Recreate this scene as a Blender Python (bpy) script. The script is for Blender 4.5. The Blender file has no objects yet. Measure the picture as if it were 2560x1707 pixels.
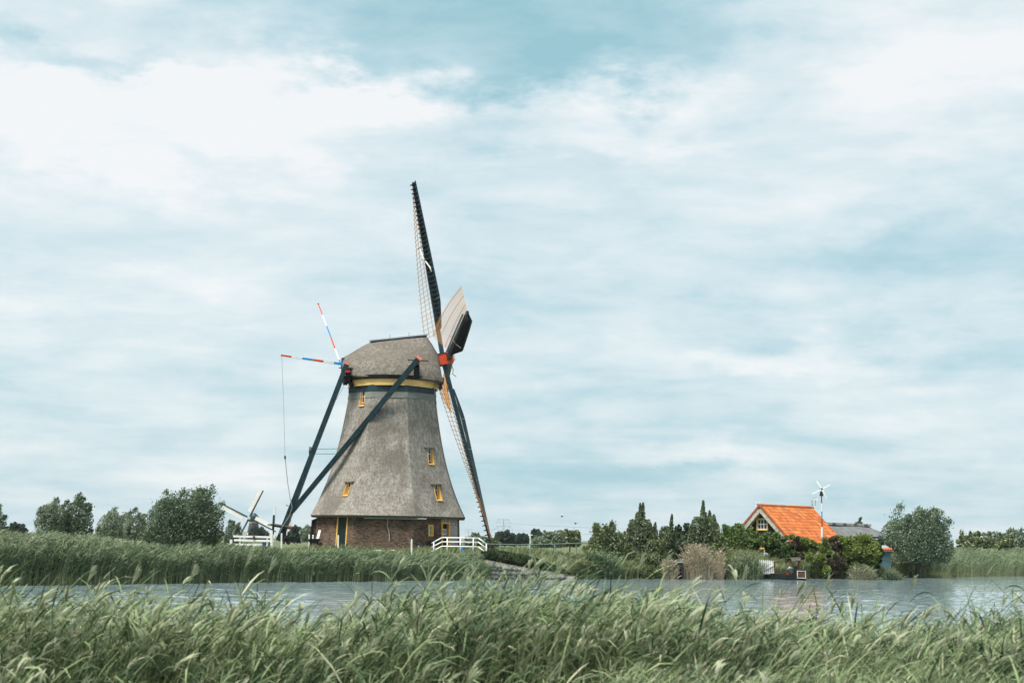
import bpy, math, random
import numpy as np
from mathutils import Vector, Matrix
R = math.radians
rng = np.random.default_rng(7)
random.seed(7)
sc = bpy.context.scene
col = sc.collection

# ------------------------------------------------------------------ camera
F_PX, CX, CY = 3555.6, 1280.0, 853.5          # photograph 2560 x 1707, 50 mm on 36 mm
CAMZ = 2.75
PITCH = math.atan(494.5 / F_PX); ROLL = R(0.9)
vF = Vector((0, math.cos(PITCH), math.sin(PITCH)))
r0 = Vector((1, 0, 0)); u0 = Vector((0, -math.sin(PITCH), math.cos(PITCH)))
vR = r0 * math.cos(ROLL) + u0 * math.sin(ROLL)
vU = u0 * math.cos(ROLL) - r0 * math.sin(ROLL)
cd = bpy.data.cameras.new('camera'); cam = bpy.data.objects.new('camera', cd); col.objects.link(cam)
cd.sensor_width = 36; cd.sensor_fit = 'HORIZONTAL'; cd.lens = 50; cd.clip_start = .1; cd.clip_end = 30000
m = Matrix.Identity(4)
for i in range(3):
    m[i][0] = vR[i]; m[i][1] = vU[i]; m[i][2] = -vF[i]
m[2][3] = CAMZ
cam.matrix_world = m
cd.dof.use_dof = True; cd.dof.focus_distance = 112; cd.dof.aperture_fstop = 2.4
sc.camera = cam

def P(px, py, Y):
    """world point at distance Y that the photograph shows at (px, py)"""
    d = vF + vR * ((px - CX) / F_PX) + vU * ((CY - py) / F_PX)
    k = Y / d.y
    return Vector((d.x * k, Y, CAMZ + d.z * k))

# ------------------------------------------------------------------ world, sun, exposure
sc.view_settings.view_transform = 'Standard'; sc.view_settings.look = 'None'
sc.view_settings.exposure = 0.38; sc.view_settings.gamma = 1.0; sc.view_settings.use_curve_mapping = False
SUN_EL, SUN_AZ = R(64), R(226)                 # azimuth clockwise from +Y: behind the camera, to the left
SUN_STRENGTH = 5.0
world = bpy.data.worlds.new('World'); sc.world = world; world.use_nodes = True
wt = world.node_tree; wt.nodes.clear()

class G:
    """tiny node writer"""
    def __init__(s, nt): s.nt = nt
    def n(s, t, **kw):
        o = s.nt.nodes.new(t)
        for k, v in kw.items(): setattr(o, k, v)
        return o
    def put(s, sock, v):
        if hasattr(v, 'is_output') or isinstance(v, bpy.types.NodeSocket): s.nt.links.new(v, sock)
        elif v is not None:
            if isinstance(v, (tuple, list)) and len(v) == 3 and sock.type == 'RGBA': v = (*v, 1)
            sock.default_value = v
    def m(s, op, a, b=None, c=None, clamp=False):
        o = s.n('ShaderNodeMath', operation=op, use_clamp=clamp)
        s.put(o.inputs[0], a)
        if b is not None: s.put(o.inputs[1], b)
        if c is not None: s.put(o.inputs[2], c)
        return o.outputs[0]
    def vm(s, op, a, b=None):
        o = s.n('ShaderNodeVectorMath', operation=op); s.put(o.inputs[0], a)
        if b is not None: s.put(o.inputs[1], b)
        return o.outputs[0]
    def noise(s, vec, scale, detail=4, rough=.55, dist=0.):
        o = s.n('ShaderNodeTexNoise'); s.put(o.inputs['Vector'], vec)
        o.inputs['Scale'].default_value = scale; o.inputs['Detail'].default_value = detail
        o.inputs['Roughness'].default_value = rough; o.inputs['Distortion'].default_value = dist
        return o.outputs['Fac']
    def ss(s, v, a, b, lo=0., hi=1.):
        o = s.n('ShaderNodeMapRange', interpolation_type='SMOOTHSTEP')
        s.put(o.inputs['Value'], v)
        for k, x in (('From Min', a), ('From Max', b), ('To Min', lo), ('To Max', hi)): o.inputs[k].default_value = x
        return o.outputs[0]
    def mix(s, f, a, b, blend='MIX'):
        o = s.n('ShaderNodeMix', data_type='RGBA', blend_type=blend)
        s.put(o.inputs[0], f); s.put(o.inputs[6], a); s.put(o.inputs[7], b)
        return o.outputs[2]
    def ramp(s, f, stops):
        o = s.n('ShaderNodeValToRGB'); s.put(o.inputs[0], f); e = o.color_ramp.elements
        while len(e) < len(stops): e.new(.5)
        for i, (p, c) in enumerate(stops): e[i].position = p; e[i].color = (*c, 1)
        return o.outputs[0]

def build_sky():
    g = G(wt)
    out = g.n('ShaderNodeOutputWorld'); bg = g.n('ShaderNodeBackground')
    sky = g.n('ShaderNodeTexSky', sky_type='NISHITA', sun_disc=False)
    sky.sun_elevation = SUN_EL; sky.sun_rotation = SUN_AZ; sky.air_density = 1.0; sky.dust_density = 2.0
    tc = g.n('ShaderNodeTexCoord'); d = tc.outputs['Generated']
    sp = g.n('ShaderNodeSeparateXYZ'); g.put(sp.inputs[0], d); x, y, z = sp.outputs
    az = g.m('ARCTAN2', x, y); el = g.m('ARCSINE', z)
    # warp
    w1 = g.noise(g.vm('MULTIPLY', d, (5., 5., 11.)), 1.6, 8, .60)
    w2 = g.noise(g.vm('ADD', g.vm('MULTIPLY', d, (5., 5., 11.)), (7.3, 1.1, 4.2)), 1.9, 6, .62)
    azw = g.m('ADD', az, g.m('MULTIPLY', g.m('SUBTRACT', w1, .5), .20))
    elw = g.m('ADD', el, g.m('MULTIPLY', g.m('SUBTRACT', w2, .5), .115))
    # layered stratus: long streaks that flatten toward the horizon
    cv = g.n('ShaderNodeCombineXYZ')
    zz = g.m('ADD', g.m('MAXIMUM', z, 0.), .16)
    g.put(cv.inputs[0], g.m('DIVIDE', x, zz)); g.put(cv.inputs[1], g.m('MULTIPLY', g.m('DIVIDE', y, zz), 1.5)); cv.inputs[2].default_value = 1.7
    st = g.noise(cv.outputs[0], 1.15, 8, .58, .35)
    st2 = g.noise(g.vm('MULTIPLY', d, (7., 7., 30.)), 1.5, 7, .6, .2)
    t = g.m('ADD', .555, g.m('MULTIPLY', g.m('SUBTRACT', st, .5), 1.25))
    t = g.m('ADD', t, g.m('MULTIPLY', g.m('SUBTRACT', st2, .5), .70))
    st3 = g.noise(g.vm('MULTIPLY', g.vm('ADD', d, (3.1, .4, 2.2)), (6.5, 6.5, 19.)), 1.7, 8, .58, .3)       # lumps of the cloud deck
    t = g.m('ADD', t, g.m('MULTIPLY', g.ss(st3, .30, .70, -.5, .5), .23))
    #  (centre px, half size px, weight, inner, outer)
    blobs = [((1290, 75), (860, 195), -.60, .30, 1.25), ((1480, 170), (480, 80), -.14, .2, 1.2), ((120, 20), (330, 110), .22, .3, 1.3), ((1240, 250), (240, 80), -.35, .3, 1.2),
             ((150, 195), (330, 40), -.30, .2, 1.3), ((400, 340), (720, 170), .50, .2, 1.3), ((2400, 190), (480, 260), .36, .2, 1.3),
             ((940, 270), (230, 90), .42, .3, 1.2), ((1560, 300), (420, 70), .30, .2, 1.3), ((250, 560), (760, 300), .20, .2, 1.4),
             ((2380, 660), (420, 150), -.34, .2, 1.35), ((1500, 640), (600, 240), -.14, .2, 1.4), ((1720, 1110), (340, 55), .26, .2, 1.3),
             ((2000, 905), (420, 40), .2, .2, 1.3), ((600, 1080), (520, 150), .08, .2, 1.3), ((1900, 1240), (1400, 120), -.16, .1, 1.3)]
    for (bx, by), (sx, sy), wgt, a, b in blobs:
        ca, ce = (bx - CX) / F_PX, (1348 - by) / F_PX
        q1 = g.m('DIVIDE', g.m('SUBTRACT', azw, ca), sx / F_PX); q2 = g.m('DIVIDE', g.m('SUBTRACT', elw, ce), sy / F_PX)
        r = g.m('SQRT', g.m('ADD', g.m('MULTIPLY', q1, q1), g.m('MULTIPLY', q2, q2)))
        t = g.m('ADD', t, g.ss(r, a, b, wgt, 0.))
    t = g.m('ADD', t, .05, clamp=True)
    c = g.ramp(t, [(0., (.345, .605, .685)), (.30, (.495, .715, .79)), (.55, (.685, .83, .882)), (.78, (.82, .915, .945)), (1., (.97, .99, 1.0))])
    c = g.vm('MULTIPLY', c, (10., 10., 10.))
    c = g.mix(.90, sky.outputs[0], c)
    g.put(bg.inputs[0], c); bg.inputs[1].default_value = .0775
    wt.links.new(bg.outputs[0], out.inputs[0])
build_sky()
sd = bpy.data.lights.new('sun', 'SUN'); sun = bpy.data.objects.new('sun', sd); col.objects.link(sun)
sd.energy = SUN_STRENGTH; sd.angle = R(24); sd.color = (1, .965, .90)
sv = Vector((math.sin(SUN_AZ) * math.cos(SUN_EL), math.cos(SUN_AZ) * math.cos(SUN_EL), math.sin(SUN_EL)))
sun.rotation_euler = sv.to_track_quat('Z', 'Y').to_euler(); sun.location = (0, 0, 60)

# ------------------------------------------------------------------ materials
MATS = {}
def pmat(name, c1, c2=None, scale=3., rough=.8, bump=0., bscale=None, stretch=(1, 1, 1), detail=6, metal=0., lo=.35, hi=.65, spec=.3, extra=None):
    mt = bpy.data.materials.new(name); mt.use_nodes = True; nt = mt.node_tree; g = G(nt)
    b = nt.nodes['Principled BSDF']; b.inputs['Roughness'].default_value = rough; b.inputs['Metallic'].default_value = metal
    b.inputs['Specular IOR Level'].default_value = spec
    tc = g.n('ShaderNodeTexCoord'); v = g.vm('MULTIPLY', tc.outputs['Object'], stretch)
    c2 = c2 or tuple(x * .8 for x in c1)
    nz = g.noise(v, scale, detail, .6)
    c = g.mix(g.ss(nz, lo, hi), c1, c2)
    if extra: c = extra(g, tc, c)
    g.put(b.inputs['Base Color'], c)
    if bump:
        bp = g.n('ShaderNodeBump'); bp.inputs['Strength'].default_value = bump; bp.inputs['Distance'].default_value = .05
        g.put(bp.inputs['Height'], g.noise(v, bscale or scale * 4, 6, .65)); g.put(b.inputs['Normal'], bp.outputs[0])
    MATS[name] = mt
    return mt

def leafmat(name, c1, c2, trans=.3, rough=.6, nscale=.6, c3=None, pw=1., f3=.80):
    mt = bpy.data.materials.new(name); mt.use_nodes = True; nt = mt.node_tree; g = G(nt)
    b = nt.nodes['Principled BSDF']; out = nt.nodes['Material Output']
    b.inputs['Roughness'].default_value = rough; b.inputs['Specular IOR Level'].default_value = .10
    ge = g.n('ShaderNodeNewGeometry'); tc = g.n('ShaderNodeTexCoord')
    rnd = ge.outputs['Random Per Island']
    f = g.m('ADD', g.m('MULTIPLY', g.m('POWER', rnd, pw), .65), g.m('MULTIPLY', g.ss(g.noise(tc.outputs['Object'], nscale, 3), .35, .65), .35))
    c = g.mix(f, c1, c2)
    if c3: c = g.mix(g.ss(g.m('FRACT', g.m('MULTIPLY', rnd, 7.31)), f3, min(f3 + .1, .995)), c, c3)
    g.put(b.inputs['Base Color'], c)
    tr = g.n('ShaderNodeBsdfTranslucent'); g.put(tr.inputs[0], c)
    mx = g.n('ShaderNodeMixShader'); mx.inputs[0].default_value = trans
    nt.links.new(b.outputs[0], mx.inputs[1]); nt.links.new(tr.outputs[0], mx.inputs[2]); nt.links.new(mx.outputs[0], out.inputs[0])
    MATS[name] = mt
    return mt

def thatch_extra(g, tc, c):
    v = tc.outputs['Object']
    big = g.noise(g.vm('MULTIPLY', v, (.35, .35, .22)), 1.0, 5, .62, .4)
    c = g.mix(g.ss(big, .46, .66, 0., .70), c, (.125, .108, .09))
    streak = g.noise(g.vm('MULTIPLY', v, (3.2, 3.2, .35)), 1.0, 5, .65)
    c = g.mix(g.ss(streak, .52, .75, 0., .6), c, (.15, .132, .115))
    gr = g.noise(g.vm('MULTIPLY', v, (1, 1, .45)), 9., 4, .8)
    c = g.mix(g.ss(gr, .46, .64, 0., .75), c, (.105, .095, .085))
    crs = g.noise(g.vm('MULTIPLY', v, (.22, .22, 2.6)), 1.0, 4, .6)
    c = g.mix(g.ss(crs, .50, .72, 0., .40), c, (.15, .132, .112))
    moss = g.noise(v, .55, 4, .6)
    return g.mix(g.ss(moss, .58, .74, 0., .25), c, (.17, .18, .11))
def tile_extra(g, tc, c):
    oi = g.n('ShaderNodeObjectInfo'); r_ = oi.outputs['Random']
    loc = oi.outputs['Location']
    st = g.noise(loc, .9, 4, .65)
    c = g.mix(g.ss(r_, .55, 1., 0., .45), c, (.30, .085, .03))
    c = g.mix(g.ss(r_, .30, .0, 0., .40), c, (.62, .26, .09))
    return g.mix(g.ss(st, .50, .72, 0., .55), c, (.20, .09, .045))
M = MATS
pmat('thatch', (.355, .33, .29), (.235, .213, .183), 5., .95, .9, 22., (1, 1, .4), 8, extra=thatch_extra, spec=.1)
pmat('thatch_cap', (.235, .212, .178), (.125, .11, .09), 5., .95, .9, 20., (1, 1, .5), 8, extra=thatch_extra, spec=.1)
pmat('thatch_trim', (.21, .22, .20), (.17, .175, .16), 6., .95, .6, 25., (2, 2, .4), spec=.1)
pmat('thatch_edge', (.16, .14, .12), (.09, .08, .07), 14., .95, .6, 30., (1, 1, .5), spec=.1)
pmat('navy_paint', (.008, .025, .032), (.015, .042, .052), 2., .45, .1, 9.)
pmat('black_tar', (.010, .012, .013), (.018, .018, .018), 4., .6, .15, 14.)
pmat('green_door', (.006, .017, .017), (.008, .022, .021), 5., .5, .15, 12., (3, 3, .3))
pmat('yellow_paint', (.74, .44, .10), (.66, .38, .09), 3., .6, .12, 10.)
pmat('cream_board', (.88, .56, .21), (.70, .43, .16), 2.2, .7, .2, 8., (.6, .6, 5), lo=.4, hi=.7)
pmat('sail_wood', (.76, .39, .15), (.62, .29, .10), 3., .8)
pmat('bright_wood', (.42, .22, .10), (.33, .16, .07), 3., .8)
pmat('red_orange', (.72, .085, .025), (.56, .06, .02), 3., .5, .1, 8.)
pmat('beam_end', (.78, .22, .15), (.68, .17, .11), 5., .6)
pmat('red_paint', (.52, .025, .015), (.40, .02, .012), 5., .5)
pmat('blue_paint', (.03, .30, .60), (.025, .25, .52), 3., .5)
pmat('stripe_red', (.68, .09, .025), (.60, .07, .02), 3., .5)
pmat('white_paint', (.80, .80, .78), (.70, .70, .68), 3., .55, .08, 12.)
pmat('canvas', (.72, .68, .60), (.60, .54, .46), 4., .85, .3, 18.)
pmat('rope', (.30, .29, .25), (.24, .22, .19), 20., .9)
pmat('dark_rope', (.07, .08, .08), (.05, .06, .06), 20., .9)
pmat('plaster', (.36, .33, .32), (.29, .27, .26), 1.5, .9, .25, 14.)
pmat('rusty_wood', (.15, .065, .04), (.08, .04, .028), 5., .85, .3, 14., (.5, .5, 3))
pmat('old_wood', (.24, .22, .19), (.16, .145, .125), 5., .9, .3, 14., (.5, 3, 3))
pmat('stone_dark', (.055, .05, .047), (.13, .105, .09), 4., .9, .6, 14.)
pmat('mortar', (.60, .56, .50), (.42, .39, .35), 4., .95, .5, 18.)
pmat('coping', (.40, .31, .25), (.24, .17, .13), 2., .9, .5, 12.)
pmat('stone_white', (.62, .62, .60), (.45, .45, .42), 3., .9, .4, 9.)
pmat('concrete', (.30, .29, .27), (.22, .21, .20), 2., .9, .3, 9.)
pmat('rail_green', (.25, .33, .29), (.18, .25, .22), 3., .5)
pmat('metal_grey', (.28, .33, .36), (.22, .26, .29), 2., .5)
pmat('iron', (.03, .032, .034), (.05, .045, .04), 6., .6)
pmat('bark', (.10, .085, .07), (.06, .05, .042), 6., .95, .5, 16., (1, 1, .3))
pmat('roof_orange', (.49, .140, .030), (.41, .115, .028), 2.5, .75, .2, 12., extra=tile_extra)
pmat('roof_orange_dark', (.40, .10, .028), (.25, .075, .028), 3.5, .8, .25, 14.)
pmat('roof_orange_light', (.58, .20, .05), (.48, .15, .036), 3.5, .75, .2, 14., extra=tile_extra)
pmat('dark_board', (.016, .018, .018), (.026, .026, .024), 3., .7, .2, 8., (6, 6, .3))
pmat('verge_reed', (.50, .48, .42), (.30, .28, .24), 6., .95, .5, 20.)
pmat('shed_teal', (.05, .10, .105), (.07, .13, .13), 3., .7)
pmat('hull_black', (.012, .014, .016), (.02, .02, .02), 3., .4)
pmat('boat_brown', (.13, .045, .03), (.09, .035, .025), 6., .6, .1, 14.)
pmat('motor_grey', (.05, .058, .07), (.08, .085, .095), 3., .35)
pmat('bin_blue', (.012, .035, .07), (.02, .05, .09), 3., .5)
pmat('far_cloth', (.80, .78, .74), (.70, .67, .62), .3, .9)
pmat('far_thatch', (.12, .105, .10), (.09, .08, .075), .4, .95)
pmat('bird_dark', (.04, .04, .045), (.03, .03, .03), 3., .8)
pmat('yellow_flower', (.50, .42, .04), (.42, .34, .03), 3., .7)
pmat('orange_flower', (.60, .20, .03), (.5, .3, .04), 3., .7)
pmat('far_roof', (.16, .17, .17), (.12, .12, .125), 2., .95, .6, 8., (1, 1, .4), spec=.1)

def glass_mat():
    mt = bpy.data.materials.new('window_glass'); mt.use_nodes = True
    b = mt.node_tree.nodes['Principled BSDF']; b.inputs['Base Color'].default_value = (.03, .05, .06, 1)
    b.inputs['Roughness'].default_value = .06; b.inputs['Specular IOR Level'].default_value = .8
    MATS['window_glass'] = mt
glass_mat()

def brick_mat():
    mt = bpy.data.materials.new('brick_wall'); mt.use_nodes = True; nt = mt.node_tree; g = G(nt)
    b = nt.nodes['Principled BSDF']; b.inputs['Roughness'].default_value = .9; b.inputs['Specular IOR Level'].default_value = .15
    tc = g.n('ShaderNodeTexCoord')
    br = g.n('ShaderNodeTexBrick'); g.put(br.inputs['Vector'], tc.outputs['UV'])
    br.inputs['Scale'].default_value = 1.; br.inputs['Brick Width'].default_value = .23; br.inputs['Row Height'].default_value = .082
    br.inputs['Mortar Size'].default_value = .013; br.inputs['Mortar Smooth'].default_value = .2
    br.inputs['Color1'].default_value = (.265, .18, .125, 1); br.inputs['Color2'].default_value = (.085, .062, .047, 1); br.inputs['Mortar'].default_value = (.045, .034, .029, 1)
    big = g.noise(tc.outputs['UV'], .9, 6, .65)
    c = g.mix(g.ss(big, .46, .68, 0., .8), br.outputs[0], (.05, .036, .03))
    pale = g.noise(tc.outputs['UV'], 1.7, 5, .7)
    c = g.mix(g.ss(pale, .56, .76, 0., .45), c, (.30, .21, .155))
    g.put(b.inputs['Base Color'], c)
    bp = g.n('ShaderNodeBump'); bp.inputs['Strength'].default_value = .6; bp.inputs['Distance'].default_value = .02
    g.put(bp.inputs['Height'], g.m('SUBTRACT', g.noise(tc.outputs['UV'], 20, 4), g.m('MULTIPLY', br.outputs[1], 1.)))
    g.put(b.inputs['Normal'], bp.outputs[0]); MATS['brick_wall'] = mt
brick_mat()

def water_mat():
    mt = bpy.data.materials.new('canal_water'); mt.use_nodes = True; nt = mt.node_tree; g = G(nt)
    b = nt.nodes['Principled BSDF']; b.inputs['Base Color'].default_value = (.20, .265, .285, 1)
    b.inputs['Roughness'].default_value = .05; b.inputs['IOR'].default_value = 1.45
    tc = g.n('ShaderNodeTexCoord'); v = tc.outputs['Object']
    a = g.noise(g.vm('MULTIPLY', v, (.9, 1.0, 1)), 1.6, 5, .6, .4)
    c = g.noise(g.vm('MULTIPLY', v, (1, 1.2, 1)), 6.0, 3, .6)
    h = g.m('ADD', a, g.m('MULTIPLY', c, .28))
    bp = g.n('ShaderNodeBump'); bp.inputs['Strength'].default_value = .35; bp.inputs['Distance'].default_value = .05
    g.put(bp.inputs['Height'], h); g.put(b.inputs['Normal'], bp.outputs[0]); MATS['canal_water'] = mt
water_mat()

def ground_mat():
    def extra(g, tc, c):
        v = tc.outputs['Object']
        fine = g.noise(v, 5., 6, .7)
        c = g.mix(g.ss(fine, .35, .7, 0., .7), c, (.15, .16, .085))
        dirt = g.noise(v, .35, 4, .6)
        return g.mix(g.ss(dirt, .58, .75, 0., .6), c, (.13, .105, .075))
    pmat('grass_ground', (.075, .095, .045), (.11, .13, .07), .5, .95, .8, 9., extra=extra, spec=.1)
ground_mat()

leafmat('reed_leaf', (.020, .054, .027), (.30, .37, .175), .08, .5, .9, (.44, .44, .29), 2.3, .90)
leafmat('reed_stem', (.15, .19, .10), (.34, .34, .21), .1, .6)
leafmat('reed_plume', (.36, .40, .26), (.52, .53, .38), .4, .8)
leafmat('bank_reed_leaf', (.050, .090, .048), (.22, .30, .17), .15, .6, .35, (.32, .37, .23), 1.4, .86)
leafmat('bank_reed_stem', (.16, .21, .11), (.31, .32, .18), .1, .7)
leafmat('bank_reed_plume', (.23, .25, .16), (.33, .34, .23), .35, .8)
leafmat('dry_reed', (.34, .28, .19), (.50, .44, .33), .3, .8)
leafmat('grass_blade', (.09, .13, .055), (.25, .29, .15), .3, .6, .5, (.27, .25, .15))
leafmat('willow_leaf', (.055, .088, .048), (.19, .25, .16), .2, .5, .8, (.30, .36, .27), 1.3, .88)
leafmat('pale_willow_leaf', (.12, .165, .10), (.28, .34, .24), .35, .5, .8, (.30, .33, .26))
leafmat('olive_leaf', (.075, .10, .042), (.22, .26, .135), .2, .5, .8, (.28, .31, .19), 1.3, .88)
leafmat('poplar_leaf', (.085, .115, .06), (.20, .245, .135), .3, .5, .8, (.22, .25, .18))
leafmat('ivy_leaf', (.06, .105, .034), (.16, .225, .075), .25, .45, .8, (.15, .19, .08))
leafmat('lime_leaf', (.12, .165, .04), (.26, .32, .10), .35, .5, .8)
leafmat('brown_leaf', (.085, .075, .05), (.15, .115, .08), .25, .6, .8, (.10, .12, .05))
leafmat('dark_leaf', (.030, .055, .026), (.065, .095, .045), .25, .5, .8, (.12, .14, .07))
leafmat('far_leaf', (.045, .070, .055), (.085, .115, .085), .25, .7, .3)

# ------------------------------------------------------------------ mesh helpers
ORG = {}
def reg(o, org): ORG[o.name] = Vector(org); return o
def tag(o, label=None, cat=None, group=None, kind=None):
    for k, v in (('label', label), ('category', cat), ('group', group), ('kind', kind)):
        if v: o[k] = v
    return o
def thing(name, label, cat, loc, group=None, rz=0.):
    o = bpy.data.objects.new(name, None); col.objects.link(o); o.location = loc; o.empty_display_size = .3
    o.rotation_euler = (0, 0, rz)
    tag(o, label, cat, group); return reg(o, loc)

class MB:
    def __init__(s): s.v = []; s.f = []; s.mi = []; s.uv = {}
    def add(s, vs, fs, mi=0, uv=None):
        b = len(s.v); s.v += [tuple(x) for x in vs]
        for k, f in enumerate(fs):
            if uv: s.uv[len(s.f)] = [uv[i] for i in f]
            s.f.append(tuple(i + b for i in f)); s.mi.append(mi)
        return s
    def hexa(s, c8, mi=0):      # 4 bottom, 4 top
        return s.add(c8, [(3, 2, 1, 0), (4, 5, 6, 7), (0, 1, 5, 4), (1, 2, 6, 5), (2, 3, 7, 6), (3, 0, 4, 7)], mi)
    def box(s, c, sz, ax=None, mi=0):
        c = Vector(c); X, Y, Z = ax or (Vector((1, 0, 0)), Vector((0, 1, 0)), Vector((0, 0, 1)))
        a, b, d = sz[0] / 2, sz[1] / 2, sz[2] / 2
        return s.hexa([c + X * (i * a) + Y * (j * b) + Z * (k * d) for k in (-1, 1) for i, j in ((-1, -1), (1, -1), (1, 1), (-1, 1))], mi)
    def bar(s, p0, p1, w, h=None, up=(0, 0, 1), w1=None, h1=None, mi=0):
        p0 = Vector(p0); p1 = Vector(p1); h = h or w; w1 = w1 or w; h1 = h1 or h
        d = (p1 - p0).normalized(); up = Vector(up)
        if abs(d.dot(up)) > .98: up = Vector((0, 1, 0))
        sd = d.cross(up).normalized(); u = sd.cross(d).normalized()
        q = lambda p, a, b: [p - sd * a / 2 - u * b / 2, p + sd * a / 2 - u * b / 2, p + sd * a / 2 + u * b / 2, p - sd * a / 2 + u * b / 2]
        return s.hexa(q(p0, w, h) + q(p1, w1, h1), mi)
    def tube(s, pts, rad, n=8, mi=0, cap=True):
        pts = [Vector(p) for p in pts]
        if not hasattr(rad, '__len__'): rad = [rad] * len(pts)
        vs = []; ref = Vector((.31, .17, .93))
        for i, p in enumerate(pts):
            d = (pts[min(i + 1, len(pts) - 1)] - pts[max(i - 1, 0)]).normalized()
            a = d.cross(ref if abs(d.dot(ref)) < .95 else Vector((1, 0, 0))).normalized(); b = d.cross(a)
            vs += [p + (a * math.cos(2 * math.pi * k / n) + b * math.sin(2 * math.pi * k / n)) * rad[i] for k in range(n)]
        fs = [(i * n + k, i * n + (k + 1) % n, (i + 1) * n + (k + 1) % n, (i + 1) * n + k) for i in range(len(pts) - 1) for k in range(n)]
        if cap: fs += [tuple(range(n - 1, -1, -1)), tuple((len(pts) - 1) * n + k for k in range(n))]
        return s.add(vs, fs, mi)
    def lathe(s, c, prof, n=16, mi=0):
        c = Vector(c)
        vs = [c + Vector((r * math.cos(2 * math.pi * k / n), r * math.sin(2 * math.pi * k / n), z)) for r, z in prof for k in range(n)]
        L = len(prof)
        fs = [(i * n + k, i * n + (k + 1) % n, (i + 1) * n + (k + 1) % n, (i + 1) * n + k) for i in range(L - 1) for k in range(n)]
        fs += [tuple(range(n - 1, -1, -1)), tuple((L - 1) * n + k for k in range(n))]
        return s.add(vs, fs, mi)
    def mesh(s, name, mats, org=(0, 0, 0), smooth=False):
        me = bpy.data.meshes.new(name); o = Vector(org)
        me.from_pydata([(x[0] - o.x, x[1] - o.y, x[2] - o.z) for x in s.v], [], s.f)
        for mt in (mats if isinstance(mats, (list, tuple)) else [mats]): me.materials.append(MATS[mt])
        me.polygons.foreach_set('material_index', s.mi)
        if s.uv:
            ul = me.uv_layers.new(name='UVMap')
            for p in me.polygons:
                if p.index in s.uv:
                    for li, q in zip(p.loop_indices, s.uv[p.index]): ul.data[li].uv = q
        if smooth: me.polygons.foreach_set('use_smooth', [True] * len(me.polygons))
        me.update(); return me
    def build(s, name, mats, parent=None, smooth=False, org=None):
        org = ORG[parent.name] if parent else Vector(org if org is not None else (0, 0, 0))
        o = bpy.data.objects.new(name, s.mesh(name, mats, org, smooth)); col.objects.link(o)
        if parent: o.parent = parent
        else: o.location = org
        return reg(o, org)

def inst(name, me, parent, mw):
    """one more object on shared mesh data, placed by a world matrix, under a thing or part"""
    o = bpy.data.objects.new(name, me); col.objects.link(o); o.parent = parent
    o.matrix_local = Matrix.Translation(-ORG[parent.name]) @ mw
    return reg(o, ORG[parent.name])
def frame(o, x, y, z):
    mm = Matrix.Identity(4)
    for i in range(3): mm[i][0], mm[i][1], mm[i][2], mm[i][3] = x[i], y[i], z[i], o[i]
    return mm
def np_mesh(name, verts, quads, mats, mi=None, parent=None, org=(0, 0, 0), smooth=False, tris=None):
    org = np.array(ORG[parent.name] if parent else org, float)
    me = bpy.data.meshes.new(name); V = (np.asarray(verts, float) - org).astype(np.float32)
    me.vertices.add(len(V)); me.vertices.foreach_set('co', V.ravel())
    nq = len(quads)
    me.loops.add(nq * 4); me.loops.foreach_set('vertex_index', np.asarray(quads, np.int32).ravel())
    me.polygons.add(nq); me.polygons.foreach_set('loop_start', np.arange(0, nq * 4, 4, dtype=np.int32))
    if mi is not None: me.polygons.foreach_set('material_index', np.asarray(mi, np.int32))
    if smooth: me.polygons.foreach_set('use_smooth', np.ones(nq, bool))
    for mt in (mats if isinstance(mats, (list, tuple)) else [mats]): me.materials.append(MATS[mt])
    me.update(calc_edges=True)
    o = bpy.data.objects.new(name, me); col.objects.link(o)
    if parent: o.parent = parent
    else: o.location = org
    return reg(o, org)

# ------------------------------------------------------------------ terrain
SH = [(-900, 1475), (0, 1463.5), (640, 1455), (970, 1452), (1230, 1448.5), (1500, 1446.5), (2000, 1446), (2560, 1440), (3300, 1433)]
shX, shY = [], []
for px, py in SH:
    d = vF + vR * ((px - CX) / F_PX) + vU * ((CY - py) / F_PX)
    k = -CAMZ / d.z; shX.append(d.x * k); shY.append(d.y * k)
shore = lambda x: np.interp(x, shX, shY)
MILL_Y = 114.0
MC = (P(974.5, 1293, MILL_Y) + P(982, 980, MILL_Y)) / 2; MC = Vector((MC.x, MILL_Y, 0))
MILL_Z = 1.80
def sstep(a, b, t):
    t = np.clip((t - a) / (b - a), 0, 1); return t * t * (3 - 2 * t)
def ground_z(x, y):
    x = np.asarray(x, float); y = np.asarray(y, float)
    near = 1.15 - 1.35 * sstep(5, 17, y) - 1.0 * sstep(19, 27, y)
    d = y - shore(x)
    far = -1.2 + 1.15 * sstep(-6, 0, d) + .55 * sstep(0, 2.2, d) + .45 * sstep(2, 8, d)
    mound = sstep(21, 8.5, np.hypot((x - MC.x) * .9, (y - MC.y) * 1.1)) * sstep(.5, 7, d)
    far = far + (MILL_Z - .95) * mound
    far = far - .5 * sstep(60, 300, d)
    return np.where(y < 45, near, far)
gz = lambda x, y: float(ground_z(x, y))
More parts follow.
